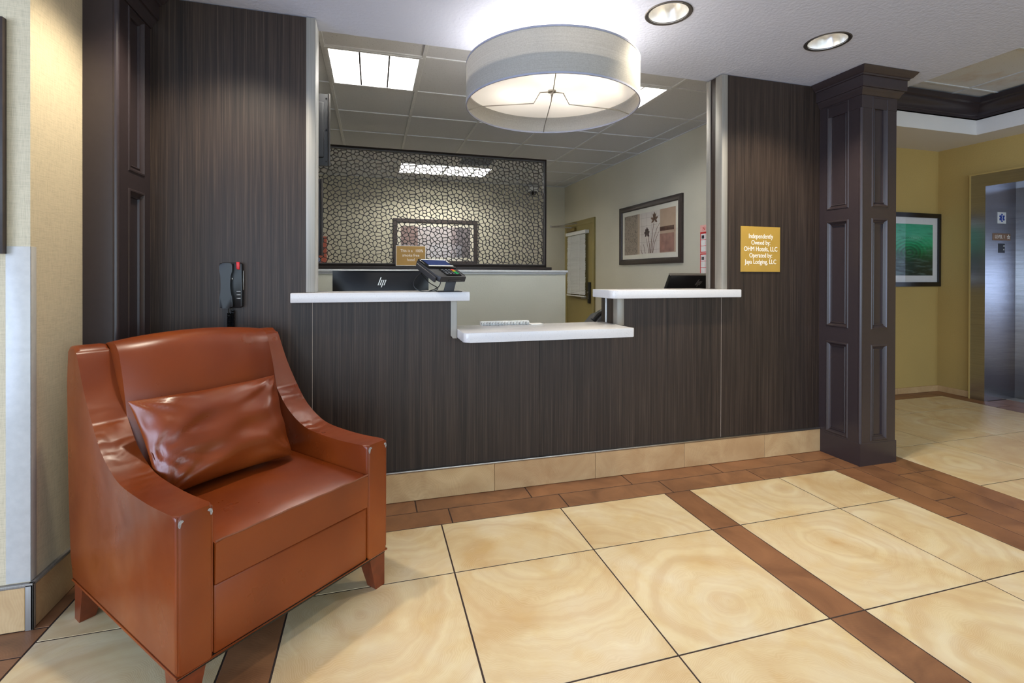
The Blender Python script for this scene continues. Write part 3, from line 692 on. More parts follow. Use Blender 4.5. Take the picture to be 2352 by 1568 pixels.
# seat cushion
mb = MB(); nu, nv = 20, 18; su0, su1, sv0, sv1 = AW+.0015, CW-AW-.0015, -.004, .56
top = []; bot = []
def cush(i, j):
    a = -1+2*i/nu; b = -1+2*j/nv
    return a, b
for i in range(nu+1):
    ra = []; rb = []
    for j in range(nv+1):
        a, b = cush(i, j); u_ = (su0+su1)/2+(su1-su0)/2*a; v_ = (sv0+sv1)/2+(sv1-sv0)/2*b
        ea = max(0, (abs(a)-.94)/.06); eb = max(0, (abs(b)-.96)/.04)
        z_ = .451+.014*(1-a*a)*(1-b*b)-.006*ea**2-.004*eb**2
        ra.append(mb.bm.verts.new((u_, v_, z_))); rb.append(mb.bm.verts.new((u_, v_+(.004 if j == 0 else 0), .329)))
    top.append(ra); bot.append(rb)
for i in range(nu):
    for j in range(nv):
        mb.bm.faces.new((top[i][j], top[i+1][j], top[i+1][j+1], top[i][j+1])); mb.bm.faces.new((bot[i][j], bot[i][j+1], bot[i+1][j+1], bot[i+1][j]))
    mb.bm.faces.new((top[i][0], bot[i][0], bot[i+1][0], top[i+1][0])); mb.bm.faces.new((top[i][nv], top[i+1][nv], bot[i+1][nv], bot[i][nv]))
for j in range(nv):
    mb.bm.faces.new((top[0][j], top[0][j+1], bot[0][j+1], bot[0][j])); mb.bm.faces.new((top[nu][j], bot[nu][j], bot[nu][j+1], top[nu][j+1]))
sc = cpart('seat_cushion', mb, T['leather'])
cpart('welt_seam', MB().tube([(su0+(su1-su0)*k/20, sv0+.0005, .4475+.001*math.sin(k*1.7)) for k in range(21)], .0028, 6), T['thread'], sc, label='worn seam along the front edge')
cpart('front_rail', MB().box(AW+.0005, CW-AW-.0005, .004, .06, ZL, .326, .006, 2), T['leather'])
ring = [(.002, .002), (CW-.002, .002), (CW-.002, .756), (.002, .756)]
cpart('bottom_welt', MB().tube([(x, y, ZL-.001) for x, y in ring], .0042, 6, closed=True), T['leather'])
cpart('base_board', MB().box(.006, CW-.006, .006, .752, ZL-.012, ZL+.004), T['black'])
def leg(u0_, v0_, du, dv):
    m = MB(); a = .072; b = .044; q = []
    for (zz, w) in ((ZL-.003, a), (.004, b), (0, b-.003)):
        q.append([m.bm.verts.new((u0_+(du*w if i in (1, 2) else 0), v0_+(dv*w if i in (2, 3) else 0), zz)) for i in range(4)])
    for r0, r1 in zip(q, q[1:]):
        for i in range(4): m.bm.faces.new((r0[i], r0[(i+1) % 4], r1[(i+1) % 4], r1[i]))
    m.bm.faces.new(q[0]); m.bm.faces.new(q[-1][::-1])
    return m
for (a, b, c, d) in ((.006, .008, 1, 1), (CW-.006, .008, -1, 1), (.006, .752, 1, -1), (CW-.006, .752, -1, -1)):
    cpart('leg', leg(a, b, c, d), T['woodleg'])

# lumbar pillow, leaning on the backrest, its own thing
pw, ph, pt = .250, .166, .074
pil = MB(); NU, NV = 56, 40
fr_, bk_ = [], []
rnd = random.Random(3)
def wr(a, b):
    w = .005*math.sin(7*a+3*b)*math.sin(5*b-2*a)+.003*math.sin(4*a-11*b+1)
    # creases radiating from the corners
    for (ca, cb) in ((-1, -.2), (-1, 1), (1, 1), (1, -1), (-1, -1)):
        dx_, dy_ = a-ca, b-cb; d_ = math.hypot(dx_, dy_); an = math.atan2(dy_, dx_)
        w += .0065*math.exp(-d_*2.0)*math.sin(an*13+ca*2+cb)
    return w
for i in range(NU+1):
    fa, fb = [], []
    for j in range(NV+1):
        a = math.sin((-1+2*i/NU)*PI/2); b = math.sin((-1+2*j/NV)*PI/2)
        px_ = a*pw*(1-.07*(1-abs(a)**2)*0-.055*(1-b*b)*0)
        x_ = a*pw*(1-.045*(1-b*b))*(1-.05*(1-b)) ; y_ = b*ph*(1-.06*(1-a*a))
        th = pt*max(0, (1-a**4)*(1-b**4))**.55
        edge = (abs(a) > .9999 or abs(b) > .9999)
        w = 0 if edge else wr(a, b)*min(1, th/.03)
        sag = -.018*(1-((b+1)/2))*a*0
        fa.append(pil.bm.verts.new((x_, y_, th+w)))
        fb.append(fa[-1] if edge else pil.bm.verts.new((x_, y_, -th*.75)))
    fr_.append(fa); bk_.append(fb)
for i in range(NU):
    for j in range(NV):
        pil.bm.faces.new((fr_[i][j], fr_[i+1][j], fr_[i+1][j+1], fr_[i][j+1]))
        q = []
        for v in (bk_[i][j], bk_[i][j+1], bk_[i+1][j+1], bk_[i+1][j]):
            if v not in q: q.append(v)
        if len(q) > 2 and not all(v in (fr_[i][j], fr_[i+1][j], fr_[i+1][j+1], fr_[i][j+1]) for v in q): pil.bm.faces.new(q)
pme = pil.mesh('lumbar_pillow', T['leather'], angle=60)
ca, sa = math.cos(math.radians(41.31)), math.sin(math.radians(41.31))
def chair_w(u_, v_, z_): return Vector((-.485+u_*ca-v_*sa, -1.1445+u_*sa+v_*ca, z_))
dv, dz = .175, .305; L_ = math.hypot(dv, dz)
Xp = Vector((ca, sa, 0)); Yp = Vector((-sa*dv/L_, ca*dv/L_, dz/L_))
po = put('lumbar_pillow', pme); po.matrix_world = frame_matrix(chair_w(.322, .425, .617), Xp, Yp)
tag(po, 'cognac leather lumbar pillow lying against the armchair back', 'pillow')

# ------------------------------------------------------------------ office: half wall and lattice screen
hw = struct('wall_partition', B(-.98, 1.952, 2.2, 2.32, 0, 1.178), wall_mat('partition_paint', srgb(206, 206, 192)))
trim(MB().box(-.98, 1.972, 2.17, 2.35, 1.196, 1.222, .008, 3).box(-.98, 1.958, 2.186, 2.334, 1.178, 1.197, .006, 2), T['shelfcap'])
SX0, SX1, SZ0, SZ1, SY = -.62, 1.752, 1.245, 2.382, 2.24
t = thing('lattice_screen', 'dark cut-out cell lattice screen standing on the office half wall', 'screen', ((SX0+SX1)/2, SY+.02, 1.222))
part('base_rail', B(SX0, SX1+.05, SY-.03, SY+.07, 1.2225, 1.252, .003), T['lattice'], t)
FR = [(0, 0), (.008, -.004), (.012, 0), (.02, -.004), (.03, 0), (.03, .04), (0, .04)]
part('frame', MB().sweep(rect(SX0, SX1, 1.252, SZ1), [(o, h) for o, h in FR], (0, SY, 0), EX, EZ, EY), T['lattice'], t)
# periodic cell pattern
TW, TH = .317, .1385
seeds = [(395, 425), (352, 355), (425, 350), (478, 570), (513, 375), (569, 348), (568, 402), (545, 435), (487, 467), (632, 390), (692, 418), (697, 582), (750, 380), (785, 445), (838, 425), (577, 480), (683, 475), (520, 540), (603, 535), (690, 540), (805, 515), (766, 562), (356, 497), (350, 566), (412, 528), (838, 570)]
sd = [(((x-335)/533.0)*TW, (1-(y-345)/242.0)*TH) for x, y in seeds]
def clip_half(poly, px, py, nx, ny):
    out = []; m = len(poly)
    for i in range(m):
        a, b = poly[i], poly[(i+1) % m]
        da = (a[0]-px)*nx+(a[1]-py)*ny; db = (b[0]-px)*nx+(b[1]-py)*ny
        if da <= 0: out.append(a)
        if (da < 0 < db) or (db < 0 < da): k = da/(da-db); out.append((a[0]+(b[0]-a[0])*k, a[1]+(b[1]-a[1])*k))
    return out
allp = [(x+i*TW, y+j*TH) for i in (-1, 0, 1) for j in (-2, -1, 0, 1, 2) for x, y in sd]
cells = []
for sx_, sy_ in sd:
    poly = [(sx_-.2, sy_-.2), (sx_+.2, sy_-.2), (sx_+.2, sy_+.2), (sx_-.2, sy_+.2)]
    for qx, qy in allp:
        d2 = (qx-sx_)**2+(qy-sy_)**2
        if d2 < 1e-12 or d2 > .09: continue
        poly = clip_half(poly, (sx_+qx)/2, (sy_+qy)/2, qx-sx_, qy-sy_)
    cells.append(poly)
def inset(poly, d):
    m = len(poly); out = list(poly)
    A = sum(poly[i][0]*poly[(i+1) % m][1]-poly[(i+1) % m][0]*poly[i][1] for i in range(m))
    sg = 1 if A > 0 else -1
    for i in range(m):
        a, b = poly[i], poly[(i+1) % m]; L = math.hypot(b[0]-a[0], b[1]-a[1])
        if L < 1e-7: continue
        nx, ny = sg*(b[1]-a[1])/L, -sg*(b[0]-a[0])/L
        out = clip_half(out, a[0]-nx*d, a[1]-ny*d, nx, ny)
        if len(out) < 3: return []
    return out
def chamfer(poly):
    out = []; m = len(poly)
    for i in range(m):
        p, c, n_ = poly[i-1], poly[i], poly[(i+1) % m]
        for q, f in ((p, 1), (n_, 1)):
            L = math.hypot(q[0]-c[0], q[1]-c[1]); k = min(.24, .0045/max(L, 1e-6)); out.append((c[0]+(q[0]-c[0])*k, c[1]+(q[1]-c[1])*k))
    return out
lb = MB(); bm_ = lb.bm; x_in0, x_in1, z_in0, z_in1 = SX0+.024, SX1-.024, 1.252+.024, SZ1-.024
def lattice_cell(poly):
    p = clip_half(poly, x_in0, 0, -1, 0); p = clip_half(p, x_in1, 0, 1, 0) if len(p) > 2 else p
    p = clip_half(p, 0, z_in0, 0, -1) if len(p) > 2 else p; p = clip_half(p, 0, z_in1, 0, 1) if len(p) > 2 else p
    if len(p) < 3: return
    q = []
    for a in p:
        if not q or math.hypot(a[0]-q[-1][0], a[1]-q[-1][1]) > 1e-4: q.append(a)
    if math.hypot(q[0][0]-q[-1][0], q[0][1]-q[-1][1]) < 1e-4: q.pop()
    if len(q) < 3: return
    h = inset(q, .0031)
    yf, yb = SY+.006, SY+.020
    if len(h) < 3:
        bm_.faces.new([bm_.verts.new((x, yf, z)) for x, z in q]); return
    h = chamfer(h)
    # ring between the cell outline and the hole: connect by angle
    cx_, cz_ = sum(a[0] for a in h)/len(h), sum(a[1] for a in h)/len(h)
    hv = [bm_.verts.new((x, yf, z)) for x, z in h]; hb = [bm_.verts.new((x, yb, z)) for x, z in h]
    for i in range(len(h)):
        j = (i+1) % len(h); bm_.faces.new((hv[i], hv[j], hb[j], hb[i]))
    # project every hole vertex outward onto the cell outline
    def hit(a):
        dx, dz = a[0]-cx_, a[1]-cz_; best = None
        for i in range(len(q)):
            p0, p1 = q[i], q[(i+1) % len(q)]; ex, ez = p1[0]-p0[0], p1[1]-p0[1]; den = dx*ez-dz*ex
            if abs(den) < 1e-12: continue
            tt = ((p0[0]-cx_)*ez-(p0[1]-cz_)*ex)/den; ss = ((p0[0]-cx_)*dz-(p0[1]-cz_)*dx)/den
            if tt > 0 and -1e-6 <= ss <= 1+1e-6 and (best is None or tt < best): best = tt
        return (cx_+dx*(best or 1.2), cz_+dz*(best or 1.2))
    ang = lambda a: math.atan2(a[1]-cz_, a[0]-cx_)
    ring = sorted([(ang(a), a, None) for a in q]+[(ang(a), hit(a), k) for k, a in enumerate(h)], key=lambda r: r[0])
    # start at a hole vertex
    s0 = next(i for i, r in enumerate(ring) if r[2] is not None); ring = ring[s0:]+ring[:s0]
    for y, hh in ((yf, hv), (yb, hb)):
        ov = [bm_.verts.new((r[1][0], y, r[1][1])) for r in ring]; nn = len(ring); i = 0
        while i < nn:
            k0 = ring[i][2]; grp = [ov[i]]; i += 1
            while i < nn and ring[i][2] is None: grp.append(ov[i]); i += 1
            k1 = ring[i % nn][2]; grp.append(ov[i % nn])
            f = [hh[k0]]+grp+[hh[k1]]
            if len(set(f)) == len(f): bm_.faces.new(f)
i0, i1 = math.floor((SX0-SX1)/TW)-1, 1
for i in range(0, 9):
    for j in range(-1, 10):
        for c in cells:
            lattice_cell([(SX1-.028-(i*TW)-TW+x+.02, z_in0+.01+j*TH+z-.5*TH) for x, z in c])
part('lattice', lb, T['lattice'], t)

# ------------------------------------------------------------------ signs
def sign(name, label, O, X, Y, w, h, mat, lines, lmat, thick=.005, border=None, cat='sign'):
    """O = centre of the back, lines = [(text, x, y, size, sx)]"""
    o = thing(name, label, cat, tuple(O)); N = Vector(X).cross(Vector(Y)); m = frame_matrix((0, 0, 0), X, Y)
    me = MB().box(-w/2, w/2, -h/2, h/2, 0, thick, .0008, 1).mesh('plate', mat); me.transform(m); put('plate', me, o)
    if border:
        bm2 = MB().sweep(rect(-w/2+border[0], w/2-border[0], -h/2+border[0], h/2-border[0]), [(0, 0), (border[1], 0), (border[1], .0006), (0, .0006)], (0, 0, thick), EX, EY, EZ).mesh('border', border[2]); bm2.transform(m); put('border', bm2, o)
    for tx, lx, ly, sz, sxx in lines:
        lm = text_mesh(tx, sz, lmat, sx=sxx); lm.transform(m @ Matrix.Translation((lx, ly, thick+.0004))); put('lettering', lm, o)
    return o
sign('wall_sign', 'gold square ownership sign with white lettering on the dark panel', (2.4005, -.0005, 1.3435), EX, EZ, .307, .29, T['gold'],
     [('Independently', .0, .082, .042, .80), ('Owned by:', .0, .041, .042, .80), ('OHM Hotels, LLC', .0, 0, .042, .84), ('Operated by:', .0, -.041, .042, .80), ('Jaya Lodging, LLC', .0, -.082, .042, .82)], T['letter'], .006)
sign('smoke_free_sign', 'small bronze sign saying 100% smoke free hotel before the lattice', (.3525, SY-.0265, 1.3545), EX, EZ, .284, .196, T['gold2'],
     [('This is a', -.042, .047, .039, .90), ('100%', .079, .047, .039, .90), ('smoke free', .0, .004, .039, .92), ('hotel', .0, -.039, .039, .92)], T['letter'], .005, (.0, .005, T['whitep']))

# ------------------------------------------------------------------ framed pictures
def picture(name, label, O, X, Y, w, h, fw, fd, matw, mframe, mmat, mprint, prof=None):
    """O = centre on the wall surface; X,Y span the face, N = X x Y points into the room"""
    o = thing(name, label, 'picture', tuple(O)); m = frame_matrix((0, 0, 0), X, Y)
    def sub(nm, mb, mat, parent=o):
        me = mb.mesh(nm, mat); me.transform(m); return put(nm, me, parent)
    pr_ = prof or [(0, 0), (0, fd*.8), (fw*.15, fd), (fw*.85, fd*.95), (fw, fd*.6), (fw, 0)]
    sub('frame', MB().sweep(rect(-w/2, w/2, -h/2, h/2), pr_, (0, 0, 0), EX, EY, EZ), mframe)
    sub('mat', B(-w/2+fw*.8, w/2-fw*.8, -h/2+fw*.8, h/2-fw*.8, .002, fd*.35), mmat)
    iw, ih = w/2-fw-matw, h/2-fw-matw
    me = B(-iw, iw, -ih, ih, 0, .0015).mesh('print', mprint); po_ = put('print', me, o); po_.matrix_local = m @ Matrix.Translation((0, 0, fd*.35))
    sub('pane', MB().quad((-w/2+fw*.9, -h/2+fw*.9, fd*.52), (w/2-fw*.9, -h/2+fw*.9, fd*.52), (w/2-fw*.9, h/2-fw*.9, fd*.52), (-w/2+fw*.9, h/2-fw*.9, fd*.52)), T['glass'])
    return o, m, fd*.35+.0017
def band_print(name, bands, tex):
    """vertical colour bands over object x with mottling"""
    m = NM(name); tc = m.add('ShaderNodeTexCoord'); sp = m.add('ShaderNodeSeparateXYZ'); m.link(tc.outputs['Object'], sp.inputs[0])
    w = bands[-1][0]; f = m.math('MULTIPLY_ADD', sp.outputs[0], 1/(2*w), .5)
    c = m.ramp(f, [(max(0, b[0]/(2*w)+.5) if i else 0, b[1]) for i, b in enumerate(bands[:-1])], 'CONSTANT')
    n1 = m.noise(tc.outputs['Object'], 9, 4, .7, .6); n2 = m.noise(tc.outputs['Object'], 34, 3, .6, 1.6)
    c = m.mix(m.math('MULTIPLY', n1, .55), c, srgb(*tex[0])); c = m.mix(m.math('MULTIPLY', m.ramp(n2, [(.52, (0, 0, 0)), (.58, (1, 1, 1))]), m.ramp(f, [(0, (tex[2],)*3), (tex[3], (tex[4],)*3)], 'CONSTANT')), c, srgb(*tex[1]))
    m.col(c); m.setp(Roughness=.7); return m.m
RX, OY = 2.946, 4.673
iris_p = band_print('iris_print', [(-.5, srgb(128, 116, 100)), (-.215, srgb(172, 148, 120)), (-.175, srgb(222, 214, 204)), (.235, srgb(166, 136, 110)), (.49, None)], ((196, 172, 150), (96, 82, 70), .85, .27, .0))
o, m, zf = picture('framed_picture', 'dark-framed iris print on the office side wall', (RX, 2.204, 1.641), (0, -1, 0), EZ, 1.262, .69, .062, .03, .052, T['darkframe'], T['mat'], iris_p)
def motif(mb, mat, nm='motif'):
    me = mb.mesh(nm, mat); me.transform(m @ Matrix.Translation((0, 0, zf))); put(nm, me, o)
def petal(mb, x, y, ang, L, wd):
    c, s_ = math.cos(ang), math.sin(ang); pts = []
    for k in range(9):
        tt = k/8; wv = wd*math.sin(PI*min(1, tt*1.0))**.8
        pts.append((tt*L, wv))
    poly = pts+[(a, -b) for a, b in pts[::-1][1:-1]]
    mb.prism([(x+a*c-b*s_, y+a*s_+b*c) for a, b in poly], (0, 0, 0), EX, EY, EZ, .0008)
irisc = plain('iris_brown_ink', srgb(104, 70, 48), .7); irisd = plain('iris_dark_ink', srgb(70, 44, 38), .7)
mb = MB()
for ang, L, wd in ((1.57, .085, .016), (1.15, .075, .011), (2.0, .075, .011), (.35, .075, .014), (2.8, .075, .014), (-.5, .065, .013), (3.6, .065, .013)): petal(mb, .13, .135, ang, L, wd)
motif(mb, irisc)
mb = MB()
for ang, L, wd in ((1.5, .07, .018), (1.0, .06, .016), (2.1, .06, .014), (.3, .06, .018), (2.9, .055, .018), (-.6, .06, .018), (3.9, .05, .014)): petal(mb, -.02, -.005, ang, L, wd)
motif(mb, irisd)
mb = MB()
def stem(p, w=.0045):
    pts = catmull(p, 6); L_ = []; R_ = []
    for i, a in enumerate(pts):
        b = pts[min(i+1, len(pts)-1)]; c_ = pts[max(i-1, 0)]; d_ = Vector((b[0]-c_[0], b[1]-c_[1])).normalized(); ww = w*(1-.6*i/len(pts))
        L_.append((a[0]-d_.y*ww, a[1]+d_.x*ww)); R_.append((a[0]+d_.y*ww, a[1]-d_.x*ww))
    mb.prism(L_+R_[::-1], (0, 0, 0), EX, EY, EZ, .0006)
stem([(.06, -.225), (.075, -.1), (.10, .02), (.125, .12)], .006); stem([(.045, -.225), (.03, -.12), (.0, -.03)], .006)
stem([(.085, -.225), (.11, -.1), (.17, .02), (.235, .09)], .005); stem([(.10, -.225), (.14, -.11), (.22, -.0)], .005); stem([(.02, -.225), (.0, -.15), (-.03, -.06)], .005); stem([(-.05, -.225), (-.07, -.17), (-.09, -.12)], .004); stem([(-.11, -.23), (-.135, -.19), (-.15, -.13)], .004)
motif(mb, irisc)
mb = MB().box(.235, .49, -.0, .045, 0, .0005)
motif(mb, plain('umber_wash', srgb(92, 62, 48), .8, grain=.3, gs=20), 'motif')
mb = MB().box(.235, .49, -.223, -.03, 0, .0005)
motif(mb, plain('rust_wash', srgb(146, 104, 88), .8, grain=.3, gs=12), 'motif')
mb = MB()
for k in range(5): mb.box(-.17, .23, -.19+.09*k, -.188+.09*k, 0, .0004)
for k in range(4): mb.box(-.13+.1*k, -.1285+.1*k, -.22, .22, 0, .0004)
motif(mb, plain('crackle_ink', srgb(150, 132, 122), .8), 'motif')

abs_p = band_print('back_wall_print', [(-.52, srgb(116, 84, 76)), (-.27, srgb(198, 190, 192)), (.22, srgb(150, 136, 138)), (.30, srgb(84, 80, 88)), (.52, None)], ((190, 176, 172), (50, 46, 54), .25, .78, .9))
picture('framed_picture', 'dark-framed abstract print on the back wall behind the lattice', (.90, OY, 1.65), (1, 0, 0), EZ, 1.245, .67, .06, .03, .05, T['darkframe'], T['mat'], abs_p)
def ripple_mat():
    m = NM('green_ripple_print'); tc = m.add('ShaderNodeTexCoord'); sp = m.add('ShaderNodeSeparateXYZ'); m.link(tc.outputs['Object'], sp.inputs[0])
    n0 = m.noise(tc.outputs['Object'], 7, 3, .6, .4)
    y = m.math('ADD', sp.outputs[1], m.math('MULTIPLY_ADD', n0, .12, -.06))
    f = m.math('MULTIPLY_ADD', y, 1/.54, .5)
    c = m.ramp(f, [(0, srgb(22, 34, 28)), (.28, srgb(26, 56, 40)), (.46, srgb(16, 110, 62)), (.6, srgb(24, 168, 112)), (.78, srgb(66, 176, 140)), (1, srgb(52, 160, 124))])
    def ringf(cx, cy, fr, asp):
        dx = m.math('SUBTRACT', sp.outputs[0], cx); dy = m.math('MULTIPLY', m.math('SUBTRACT', sp.outputs[1], cy), asp)
        d = m.math('SQRT', m.math('ADD', m.math('MULTIPLY', dx, dx), m.math('MULTIPLY', dy, dy)))
        d = m.math('ADD', d, m.math('MULTIPLY', n0, .03)); fall = m.ramp(d, [(0, (1, 1, 1)), (.16 if fr > 200 else .42, (0, 0, 0))])
        return m.math('MULTIPLY', m.math('MULTIPLY_ADD', m.math('SINE', m.math('MULTIPLY', d, fr)), .5, .5), fall)
    r1 = ringf(.10, .12, 260, 3.2); r2 = ringf(.03, -.03, 120, 1.8)
    c = m.mix(m.math('MULTIPLY', r2, .75), c, srgb(14, 40, 28)); c = m.mix(m.math('MULTIPLY', r1, .6), c, srgb(160, 214, 192))
    st = m.noise(m.coord((5, 46, 1)), 1, 4, .65, .5)
    c = m.mix(m.math('MULTIPLY', m.ramp(st, [(.5, (0, 0, 0)), (.66, (1, 1, 1))]), m.ramp(f, [(0, (.55,)*3), (.55, (.25,)*3), (1, (.1,)*3)])), c, srgb(120, 150, 146))
    c = m.mix(m.math('MULTIPLY', m.ramp(st, [(.3, (1, 1, 1)), (.48, (0, 0, 0))]), .4), c, srgb(12, 40, 30))
    m.col(c); m.setp(Roughness=.5); return m.m
picture('framed_picture', 'black-framed green water ripple photograph on the olive wall', (5.10, 1.006, 1.433), EX, EZ, .93, .734, .044, .03, .066, T['black2'], T['matw'], ripple_mat(), [(0, 0), (0, .03), (.044, .03), (.044, 0)])
picture('framed_picture', 'dark picture frame edge at the far left of the beige wall', (-1.553, -.5935, 1.624), EX, EZ, .80, .766, .09, .03, .05, T['darkframe'], T['mat'], iris_p, [(0, 0), (0, .018), (.02, .026), (.07, .03), (.09, .018), (.09, 0)])

# ------------------------------------------------------------------ office door with blind, closer, lock
dr = struct('door_1', None, None, (RX, 4.05, 0))
part('frame', MB().sweep([(4.605, 0), (4.605, 1.972), (3.55, 1.972), (3.55, 0)], [(0, -.004), (0, .022), (.03, .026), (.062, .018), (.07, .010), (.07, -.004)], (RX, 0, 0), EY, EZ, -EX, closed=False), T['doorolive'], dr)
part('leaf', B(RX-.006, RX+.005, 3.615, 4.545, .01, 1.908, .002), T['doorolive'], dr)
for z in (1.62, 1.0, .35):
    hgo = part('hinge', MB().box(RX-.0105, RX-.006, 4.50, 4.545, z-.055, z+.055, .001), T['brass'], dr)
    part('hinge_pin', MB().tube([(RX-.013, 4.527, z-.06), (RX-.013, 4.527, z+.06)], .007, 8), T['brass'], hgo)
lk = part('lock_plate', B(RX-.032, RX-.006, 3.672, 3.742, .77, 1.07, .008, 2), T['black'], dr, label='black keycard lock')
part('lever', MB().tube([(RX-.03, 3.71, .845), (RX-.075, 3.71, .845), (RX-.078, 3.735, .845), (RX-.078, 3.84, .842)], .009, 8), T['nickel'], lk)
part('key_cylinder', MB().tube([(RX-.03, 3.71, .93), (RX-.05, 3.71, .93)], .012, 10), T['nickel'], lk)
part('strike', B(RX-.0085, RX-.005, 3.602, 3.62, .80, .90), T['dgrey'], dr)
tcl = thing('door_closer', 'metal closer arm on top of the olive office door', 'door closer', (RX-.02, 4.32, 1.86))
part('body', MB().box(RX-.062, RX-.008, 4.19, 4.44, 1.828, 1.884, .012, 2), T['brass'], tcl)
part('arm', MB().tube([(RX-.04, 4.27, 1.862), (RX-.04, 4.27, 1.885), (RX-.16, 4.33, 1.895), (RX-.33, 4.42, 1.905)], .011, 8), T['nickel'], tcl)
part('arm', MB().tube([(RX-.33, 4.42, 1.905), (RX-.14, 4.24, 1.925), (RX-.02, 4.13, 1.94)], .009, 8), T['nickel'], tcl)
part('joint', MB().lathe([(0, 1.895), (.016, 1.897), (.016, 1.922), (0, 1.924)], (RX-.33, 4.42, 0), 14), T['nickel'], tcl)
tb = thing('window_blind', 'white venetian blind hanging on the olive office door', 'blind', (RX-.05, 4.1, .84))
part('head_rail', B(RX-.072, RX-.010, 3.735, 4.46, 1.765, 1.812, .003), T['whitep'], tb)
NS = 38
sl_me = None
for k in range(NS):
    z = 1.745-k*(1.745-.90)/(NS-1)*1.0
    if sl_me is None:
        sl_me = MB().prism([(.006, .0125), (-.0015, .001), (-.007, -.0125), (-.0062, -.0128), (-.0005, .0006), (.0068, .0122)], (0, -.33, 0), EX, EZ, EY, .66).mesh('slat', T['whitep'])
    so = put('slat', sl_me, tb, (0, 0, z-.84)); so.rotation_euler = (random.uniform(-.006, .006), random.uniform(-.06, .06), random.uniform(-.01, .01))
part('bottom_rail', MB().box(RX-.066, RX-.034, 3.77, 4.43, .855, .872, .004), T['whitep'], tb)
for y in (3.93, 4.27):
    part('ladder_cord', MB().tube([(RX-.064, y, 1.77), (RX-.066, y, .86)], .0018, 5), T['whitep'], tb)
part('pull_cord', MB().tube([(RX-.075, 3.90, 1.77), (RX-.076, 3.905, 1.27)], .0016, 5).lathe([(0, 0), (.008, .004), (.004, .03), (0, .032)], (RX-.076, 3.905, 1.25), 8), T['whitep'], tb)

# ------------------------------------------------------------------ things behind the counter
desk = thing('desk', 'grey office desk behind the counter wall', 'desk', (.9, .55, 0))
part('top', B(-.9, 2.9, .205, .85, .715, .742, .004), T['desk'], desk)
for x in (-.85, .95, 2.85): part('leg', B(x-.02, x+.02, .25, .82, .0, .715), T['graymetal'], desk)

def logo_bars(parent, m):
    """four slanted strokes, the outer two long: a maker's mark"""
    sl = .36; w_ = .0052
    def bar(x, z0, z1):
        me = MB().prism([(x+sl*z0, z0), (x+w_+sl*z0, z0), (x+w_+sl*z1, z1), (x+sl*z1, z1)], (0, 0, 0), EX, EY, EZ, .0015).mesh('emblem', T['nickel']); me.transform(m); put('emblem', me, parent)
    bar(-.018, -.016, .030); bar(-.007, -.016, .015); bar(.004, -.028, .015); bar(.015, -.016, .015)
t = thing('computer_monitor', 'black monitor back with silver emblem behind the card terminal', 'monitor', (.05, .38, .742))
mb = MB(); mw, mh, R_ = .2715, .165, 1.3
rows = []; NXm, NZm = 24, 8
def mon_pt(a, b, back):
    x = a*mw; y = R_-math.sqrt(R_*R_-x*x)
    if back: return (x, -.012-.030*(1-a**4)*(1-(max(0, abs(b+.25)-.1))**2)+y*.0+.0, b*mh)
    return (x, .014, b*mh)
vf = [[mb.bm.verts.new(mon_pt(-1+2*i/NXm, -1+2*j/NZm, True)) for j in range(NZm+1)] for i in range(NXm+1)]
vb = [[mb.bm.verts.new(mon_pt(-1+2*i/NXm, -1+2*j/NZm, False)) for j in range(NZm+1)] for i in range(NXm+1)]
for i in range(NXm):
    for j in range(NZm):
        mb.bm.faces.new((vf[i][j], vf[i+1][j], vf[i+1][j+1], vf[i][j+1])); mb.bm.faces.new((vb[i][j], vb[i][j+1], vb[i+1][j+1], vb[i+1][j]))
for i in range(NXm):
    mb.bm.faces.new((vf[i][0], vb[i][0], vb[i+1][0], vf[i+1][0])); mb.bm.faces.new((vf[i][NZm], vf[i+1][NZm], vb[i+1][NZm], vb[i][NZm]))
for j in range(NZm):
    mb.bm.faces.new((vf[0][j], vf[0][j+1], vb[0][j+1], vb[0][j])); mb.bm.faces.new((vf[NXm][j], vb[NXm][j], vb[NXm][j+1], vf[NXm][j+1]))
ZM = 1.031-.742
po_ = put('housing', mb.mesh('housing', T['black']), t, (0, 0, ZM))
put('bezel', MB().box(-mw, mw, -.013, .019, mh-.0002, mh+.004, .001, 1).mesh('bezel', T['nickel']), t, (0, 0, ZM), label='silver top edge')
put('screen', B(-mw+.006, mw-.006, .014, .016, -mh+.01, mh-.006).mesh('screen', T['blackgloss']), t, (0, 0, ZM))
put('stand', MB().box(-.03, .03, -.035, -.015, .008, .20, .004).box(-.11, .11, -.10, .09, 0, .010, .003).mesh('stand', T['dgrey']), t)
logo_bars(t, frame_matrix((.0, -.0425, ZM+.098), EX, EZ))
t = thing('computer_monitor', 'tilted black monitor beside the right jamb of the opening', 'monitor', (2.2, .47, .742))
tilt = math.radians(31)
Yv = Vector((0, -math.sin(tilt), math.cos(tilt))); fm = frame_matrix((.025, -.065, 1.19-.742-.16), EX, Yv)
for nm, mb, mt in (('housing', B(-.275, .275, -.17, .17, -.02, .012, .006), T['black']), ('bezel', B(-.276, .276, .168, .173, -.021, .006, .001, 1), T['nickel']), ('screen', B(-.268, .268, -.16, .165, -.0225, -.02), T['blackgloss'])):
    me = mb.mesh(nm, mt); me.transform(fm); put(nm, me, t)
put('stand', MB().box(-.10, .12, -.08, .10, 0, .010, .003).prism([(-.03, .01), (.03, .01), (-.02, .27), (-.055, .25)], (-.02, 0, 0), EY, EZ, EX, .06).mesh('stand', T['dgrey']), t)
logo_bars(t, fm @ Matrix.Translation((-.035, .112, .0122)))

